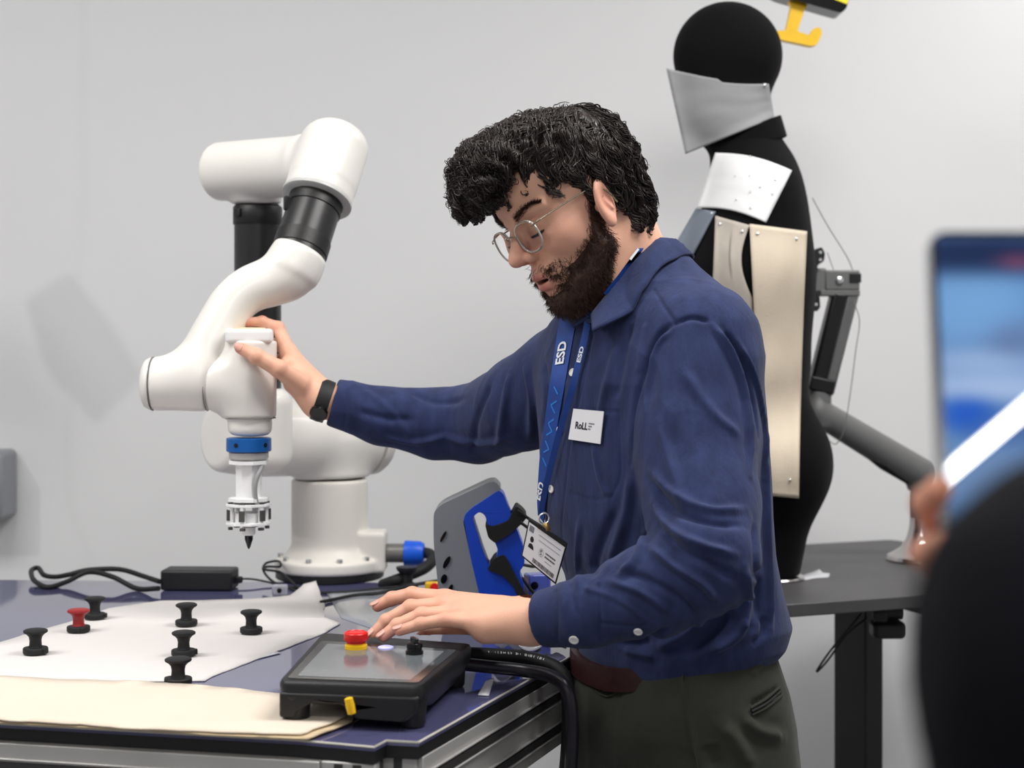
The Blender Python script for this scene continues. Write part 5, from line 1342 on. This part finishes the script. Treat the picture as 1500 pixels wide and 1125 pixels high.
mb = MB(); ring(mb, ce+A(0, 0, .004), A(.3, -1, 0), .0065, .0011, 24); mb.build('ring', M_pin, lan)
brass = mat('brass', (170, 140, 84), .3, .8, var=(40, .1))
MB().lathe([(.003, 0), (.0045, .002), (.0045, .009), (.003, .011)], ce+A(.001, -.002, -.002), axis=(.35, 0, -1), n=16).build('swivel_hook', brass, lan)
MB().box(ce+A(.006, -.002, -.015), (.005, .004, .013), rotz(.2)).build('clip', brass, lan, bev=.001)

bd = thing('id_badge', 'white photo identity card in a black holder hanging from the blue lanyard', 'badge', D(797, 808, 1.955))
c00, c10, c11, c01 = D(775.5, 765, 1.955), D(827.5, 801.5, 1.955), D(813, 852.5, 1.955), D(765.5, 813.5, 1.955)
bx = nrm(c10-c00); by = nrm(c00-c01); bn = nrm(np.cross(bx, by)); 
def cardp(s, t, h=0): return (c00*(1-s)+c10*s)*(1-t)+(c01*(1-s)+c11*s)*t+A(0, -1, 0)*h
def card_quad(mb, s0, t0, s1, t1, h0, h1):
    mb.loft([[cardp(s0, t0, h0), cardp(s1, t0, h0), cardp(s1, t1, h0), cardp(s0, t1, h0)], [cardp(s0, t0, h1), cardp(s1, t0, h1), cardp(s1, t1, h1), cardp(s0, t1, h1)]])
    return mb
hold = MB(); card_quad(hold, -.03, -.10, 1.045, 1.05, -.004, -.001); card_quad(hold, .22, -.14, 1.04, -.0, -.004, .0012); hold.build('holder', M_black, bd, bev=.0006)
card = card_quad(MB(), 0, 0, 1, 1, -.001, .0003).build('card', mat('card_white', (228, 228, 232), .3, var=(9, .01)), bd)
M_ink = mat('ink_black', (30, 30, 34), .5, var=(9, .02)); M_inkg = mat('ink_grey', (120, 122, 130), .5, var=(9, .02))
def poly_on(mb, pts): mb.loft([[cardp(s, t, .0003) for s, t in pts], [cardp(s, t, .0005) for s, t in pts]])
mb = MB(); poly_on(mb, [(.155+.050*math.cos(a), .40+.085*math.sin(a)) for a in np.linspace(0, 6.28, 14)[:-1]]); poly_on(mb, [(.09, .66), (.10, .56), (.14, .52), (.19, .52), (.235, .58), (.25, .66)]); mb.build('portrait', M_ink, card)
mb = MB()
for (s0, t0, s1, t1) in ((.30, .14, .92, .155), (.33, .28, .93, .292), (.60, .70, .80, .715)): poly_on(mb, [(s0, t0), (s1, t0), (s1, t1), (s0, t1)])
poly_on(mb, [(.03, .05), (.16, .05), (.16, .22), (.03, .22)])
for a in np.linspace(0, 6.28, 13)[:-1]:
    ca_, sa_ = math.cos(a), math.sin(a); poly_on(mb, [(.46+.055*ca_, .56+.10*sa_), (.46+.065*ca_, .56+.115*sa_), (.46+.065*math.cos(a+.35), .56+.115*math.sin(a+.35)), (.46+.055*math.cos(a+.35), .56+.10*math.sin(a+.35))])
poly_on(mb, [(.44, .48), (.48, .48), (.48, .52), (.45, .55), (.49, .60), (.45, .64), (.43, .62), (.46, .59), (.42, .54)])
mb.build('fine_print', M_inkg, card)
mb = MB(); s = .28; rr_ = random.Random(4)
while s < .93:
    w = rr_.choice((.006, .012, .018)); poly_on(mb, [(s, .84), (s+w, .84), (s+w, .96), (s, .96)]); s += w+.008
mb.build('barcode', M_ink, card)
mb = MB()
for t_ in (.47, .57):
    s = .575; rr_ = random.Random(int(t_*100))
    while s < .86:
        w = rr_.uniform(.015, .03); poly_on(mb, [(s, t_), (s+w, t_), (s+w, t_+rr_.uniform(.035, .05)), (s, t_+.045)]); s += w+.008
mb.build('bold_print', M_ink, card)

# name sticker on the pocket
cor = [(844, 598), (888, 602), (883, 650), (838, 643)]
P_, ok = on_shirt([c[0] for c in cor], [c[1] for c in cor], .004)
sx_ = nrm(P_[1]-P_[0]+P_[2]-P_[3]); sy_ = nrm(P_[0]-P_[3]+P_[1]-P_[2]); sn = nrm(np.cross(sx_, sy_)); ctr = P_.mean(0)
P_ = np.array([p-sn*((p-ctr)@sn) for p in P_])
mx_ = max(((SV[((SV-ctr)**2).sum(1) < .03**2]-ctr)@sn).max(), 0) if (((SV-ctr)**2).sum(1) < .03**2).any() else 0
P_ = P_+sn*min(mx_*.6+.001, .006); ctr = P_.mean(0)
st_ = MB().loft([[p-sn*.0012 for p in P_], [p for p in P_]]).build('name_sticker', MATS['card_white'], shirt, label='white name sticker')
text_mesh('RoLL', .0125, ctr-sx_*.0085-sy_*.001, sx_, sy_, 'lettering', M_ink, st_, wid=.85, bold=.03, off=.0004)
for k, w in enumerate((.010, .006, .004)):
    MB().box(ctr+sx_*(.0045+w/2)+sy_*(.0035-k*.0035)+sn*.0004, (w, .0014, .0004), np.stack([sx_, sy_, sn], 1)).build('printed_line', M_inkg, st_)
# ================================================================ phone and the person filming in the foreground
PD = .75
tlc = D(1358, 336, PD)
px_ = nrm(A(1, -.15, -.01)); py = nrm(A(.012, .30, 1)); py = nrm(py-px_*(py@px_)*.6)
pn = nrm(np.cross(px_, py))                            # towards the camera
if pn[1] > 0: pn = -pn
PWd, PHt = .0775, .163
phn = thing('smartphone', 'blurred smartphone held up at the right edge, filming the scene', 'phone', tlc+px_*PWd/2-py*PHt/2)
def prr(w, h, r, k=5):
    pts = []
    for cx, cy, a0 in ((w-r, -r, 0), (r, -r, 90), (r, -h+r, 180), (w-r, -h+r, 270)):
        for i in range(k+1):
            a = math.radians(a0+90*i/k); pts.append((cx+r*math.cos(a), cy+r*math.sin(a)))
    return pts
MB().prism(prr(PWd, PHt, .009), [], tlc, px_, py, -.009, -.0005).build('case', mat('silver_case', (150, 152, 158), .35, .5, var=(9, .02)), phn, bev=.0015)
MB().prism([(x+.0012, y-.0012) for x, y in prr(PWd-.0024, PHt-.0024, .008)], [], tlc, px_, py, -.001, .0).build('front_glass', M_black_gl, phn)
# the picture on the lit display
nx, ny = 26, 54; sx0, sy0, sw, sh = .004, -.004, PWd-.008, PHt-.008
blobs = [(.5, .06, 1.2, .06, (8, 22, 58)), (.54, .078, .17, .026, (206, 84, 110)), (.30, .22, .5, .10, (120, 170, 222)), (.85, .22, .3, .12, (86, 134, 196)), (.55, .33, .22, .07, (92, 108, 150)), (.45, .40, .5, .04, (160, 186, 226)), (.40, .475, .6, .035, (176, 196, 232)),
         (.75, .36, .3, .08, (120, 160, 214)), (.16, .56, .16, .05, (14, 78, 196)), (.45, .60, .3, .05, (70, 104, 160)), (.85, .58, .3, .06, (90, 118, 160)), (.35, .74, .4, .07, (106, 134, 176)), (.75, .80, .4, .08, (56, 74, 112)), (.5, .95, .8, .08, (20, 26, 44))]
vs_, cs_ = [], []
for j in range(ny+1):
    for i in range(nx+1):
        s, t = i/nx, j/ny; vs_.append(tlc+px_*(sx0+sw*s)+py*(sy0-sh*t)+pn*.0002)
        c = np.array((100, 140, 190.))*.5; w = .5
        for (bx_, by_, rx_, ry_, cc) in blobs:
            k = math.exp(-(((s-bx_)/rx_)**2+((t-by_)/ry_)**2)*1.6)*3; c = c+np.array(cc)*k; w += k
        cs_.append((*lin(c/w), 1))
fs = [(j*(nx+1)+i, j*(nx+1)+i+1, (j+1)*(nx+1)+i+1, (j+1)*(nx+1)+i) for j in range(ny) for i in range(nx)]
ms = mat('phone_display', (0, 0, 0), 0, spec=.5)
at_ = ms.node_tree.nodes.new('ShaderNodeAttribute'); at_.attribute_name = 'picture'
ms.node_tree.links.new(at_.outputs['Color'], ms.node_tree.nodes['Principled BSDF'].inputs['Emission Color']); ms.node_tree.nodes['Principled BSDF'].inputs['Emission Strength'].default_value = .95
scr = mk('display', vs_, fs, ms, phn, False)
if np.cross(vs_[1]-vs_[0], vs_[nx+1]-vs_[0])@pn < 0: scr.data.flip_normals()
ca = scr.data.color_attributes.new('picture', 'FLOAT_COLOR', 'POINT'); ca.data.foreach_set('color', np.array(cs_).ravel())
# strip lamp behind the camera whose mirror image crosses the display
def mirror(u, v, dist):
    r = A((u-750)/FPX, 1, -(v-HV)/FPX); o = A(0, 0, CZ); t = ((tlc-o)@pn)/(r@pn); p = o+r*t; rd = nrm(r-2*(r@pn)*pn); return p+rd*dist
la, lb = mirror(1340, 735, 1.9), mirror(1600, 515, 1.9)
print('lamp', la, lb)
lamp = thing('strip_lamp', 'long white strip lamp whose reflection crosses the phone screen', 'lamp', (la+lb)/2)
lx = nrm(lb-la); lc_ = (la+lb)/2; tw = nrm(ph_c-lc_) if False else nrm(D(1460, 600, PD)-lc_); ly = nrm(np.cross(lx, tw)); lz = np.cross(lx, ly); lz = lz if lz@tw < 0 else -lz
RL = np.stack([lx, ly, lz], 1)
MB().box(lc_+lz*.02, (np.linalg.norm(lb-la)+.02, .05, .03), RL).build('housing', M_white_pl, lamp, bev=.003)
MB().box(lc_+lz*.002, (np.linalg.norm(lb-la), .036, .008), RL).build('diffuser', mat('lamp_diffuser', (255, 252, 246), .5, emit=46, var=(5, .01)), lamp)
for s in (-.4, .4):
    q = lc_+lx*s*np.linalg.norm(lb-la)+lz*.03; MB().tube([q, A(q[0], q[1], 2.999)], .002, 6).build('cord', M_pin, lamp)

# the person filming, close to the lens
cp = thing('person', 'person in a dark jacket at the right edge, out of focus, holding up a phone', 'person', (.40, .36, 0))
SH2 = D(1652, 958, .45); EL2 = A(.186, .47, 1.05); WR2 = A(.268, .715, 1.245)
BX = A(.375, .40, 0)
def f_jk(P):
    f = s_ell(P, BX+A(0, 0, 1.13), (.175, .11, .28))
    f = smin(f, s_cap(P, SH2, BX+A(.19, .02, 1.31), .055), .04)
    f = smin(f, chain(P, [SH2, EL2], [.056, .054], .01), .02)
    f = smin(f, chain(P, [EL2, WR2], [.050, .038], .01), .02)
    f = smin(f, chain(P, [BX+A(.19, .02, 1.31), BX+A(.26, .02, 1.03), BX+A(.20, .18, .90)], [.068, .056, .042], .02), .03)
    return smax(f, .86-P[:, 2], .02)
M_jk = mat('dark_jacket', (11, 11, 17), .9, bump=[(600, .3)], spec=.15, var=(14, .1))
v_, q_ = nets(f_jk, A(.04, .15, .80), A(.80, .80, 1.50), .007); v_ = relax(v_, q_, 2, .5); v_ = cloth_disp(v_, vnormals(v_, q_), [], .0025)
mk('jacket', v_, q_, M_jk, cp)
def f_pt(P):
    f = s_ell(P, BX+A(0, 0, .86), (.175, .125, .14))
    for s in (-1, 1): f = smin(f, chain(P, [BX+A(.09*s, 0, .82), BX+A(.10*s, .01, .47), BX+A(.11*s, 0, .09)], [.088, .066, .052]), .02)
    return smax(f, .05-P[:, 2], .002)
v_, q_ = nets(f_pt, A(.1, .1, .02), A(.8, .65, 1.05), .01); mk('trousers', relax(v_, q_, 2), q_, M_steel_dk, cp)
for s in (-1, 1):
    a = BX+A(.11*s, -.05, .045); b = BX+A(.12*s, .15, .035)
    def f_s(P, a=a, b=b): return smax(s_cap(P, a, b, .045, .036), .003-P[:, 2], .006)
    sdf_part('shoe', f_s, np.minimum(a, b)-.06, np.maximum(a, b)+.08, .008, M_black, cp)
HC = BX+A(0.0, .0, 1.60)
PB = lambda u, v, k: (lambda r: A(0, 0, CZ)+r*(((tlc-A(0, 0, CZ))@pn)/(r@pn)))(A((u-750)/FPX, 1, -(v-HV)/FPX))+pn*k
f1 = [PB(1452, 842, -.030), PB(1412, 800, -.024), PB(1382, 756, -.019), PB(1362, 732, -.008), PB(1374, 720, .005)]
f2 = [PB(1452, 860, -.030), PB(1410, 842, -.024), PB(1385, 826, -.020), PB(1360, 808, -.008), PB(1376, 800, .006)]
f3 = [PB(1475, 885, -.028), PB(1450, 878, -.024), PB(1425, 872, -.020), PB(1410, 862, -.010), PB(1420, 856, .0)]
f4 = [PB(1485, 905, -.026), PB(1465, 905, -.022), PB(1445, 904, -.018), PB(1435, 895, -.010), PB(1440, 885, .0)]
f5 = [PB(1530, 930, -.020), PB(1555, 880, -.012), PB(1560, 850, .010), PB(1545, 825, .012)]
def f_h2(P):
    f = s_cap(P, WR2, PB(1525, 925, -.028), .026, .020)
    for c in (f1, f2, f3, f4): f = smin(f, s_cap(P, PB(1520, 920, -.028), c[0], .017, .011), .012)
    for c in (f1, f2, f3, f4): f = smin(f, chain(P, c, [.0105, .0092, .0080, .0072, .0064], .003), .005)
    return smin(f, chain(P, f5, [.014, .0115, .0105, .0082], .003), .008)
v2, q2 = nets(f_h2, A(.17, .66, 1.18), A(.32, .82, 1.40), .0022)
hR = BX+A(.20, .20, .90)
def f_r2(P):
    f = s_cap(P, hR, hR+A(-.01, .05, -.03), .026, .03); 
    for k in range(4): f = smin(f, chain(P, [hR+A(-.025+.017*k, .06, -.04), hR+A(-.027+.018*k, .085, -.075), hR+A(-.026+.018*k, .080, -.105)], [.010, .009, .0075]), .005)
    return smin(f, chain(P, [hR+A(-.02, .03, -.02), hR+A(-.05, .065, -.04), hR+A(-.055, .08, -.06)], [.013, .011, .009]), .006)
v3, q3 = nets(f_r2, hR-A(.1, .06, .15), hR+A(.1, .15, .06), .004)
def f_hd2(P):
    m = P-HC; n = m.copy(); n[:, 0] = np.abs(n[:, 0])
    f = s_ell(m, A(0, -.005, .03), (.076, .097, .085)); f = smin(f, s_ell(m, A(0, .035, -.035), (.056, .058, .078)), .03)
    f = smin(f, s_cap(m, A(0, .092, .0), A(0, .115, -.028), .008, .011), .01)
    f = smax(f, -s_ell(n, A(.032, .105, .002), (.018, .016, .012)), .012); f = smin(f, s_sph(n, A(.032, .078, .0), .014), .004)
    f = smin(f, s_ell(m, A(0, .088, -.062), (.018, .010, .008)), .006); f = smin(f, s_ell(n, A(.078, -.003, -.005), (.006, .016, .028)), .004)
    return smin(f, s_cap(m, A(0, -.02, -.06), A(0, -.03, -.20), .052, .060), .02)
v4, q4 = nets(f_hd2, HC-A(.12, .14, .26), HC+A(.12, .16, .14), .005)
f_in2 = lambda P: np.minimum(np.minimum(f_jk(P)+.016, s_cap(P, EL2, WR2, .03, .022)), s_cap(P, BX+A(.26, .02, 1.03), hR, .028, .022))
v6, q6 = nets(f_in2, A(.04, .15, .80), A(.80, .80, 1.50), .009)
VV = np.concatenate([v2, v3, v4, v6]); QQ = np.concatenate([q2, q3+len(v2), q4+len(v2)+len(v3), q6+len(v2)+len(v3)+len(v4)])
b2 = mk('body', VV, QQ, mat('skin_plain', (214, 150, 124), .5, sss=.1, bump=[(400, .1)], var=(20, .03)), cp)
def f_hr2(P):
    m = P-HC; f = s_ell(m, A(0, -.018, .038), (.086, .100, .090)); f = smax(f, -(A(0, .0, .0)[0]+(m[:, 2]-(.045+m[:, 1]*1.0))*.7)*1.0-.0, .01)
    return f+.003*vnoise(m, 60, 3)
v5, q5 = nets(f_hr2, HC-A(.13, .15, .16), HC+A(.13, .16, .16), .005); mk('hair', v5, q5, M_hair, cp)
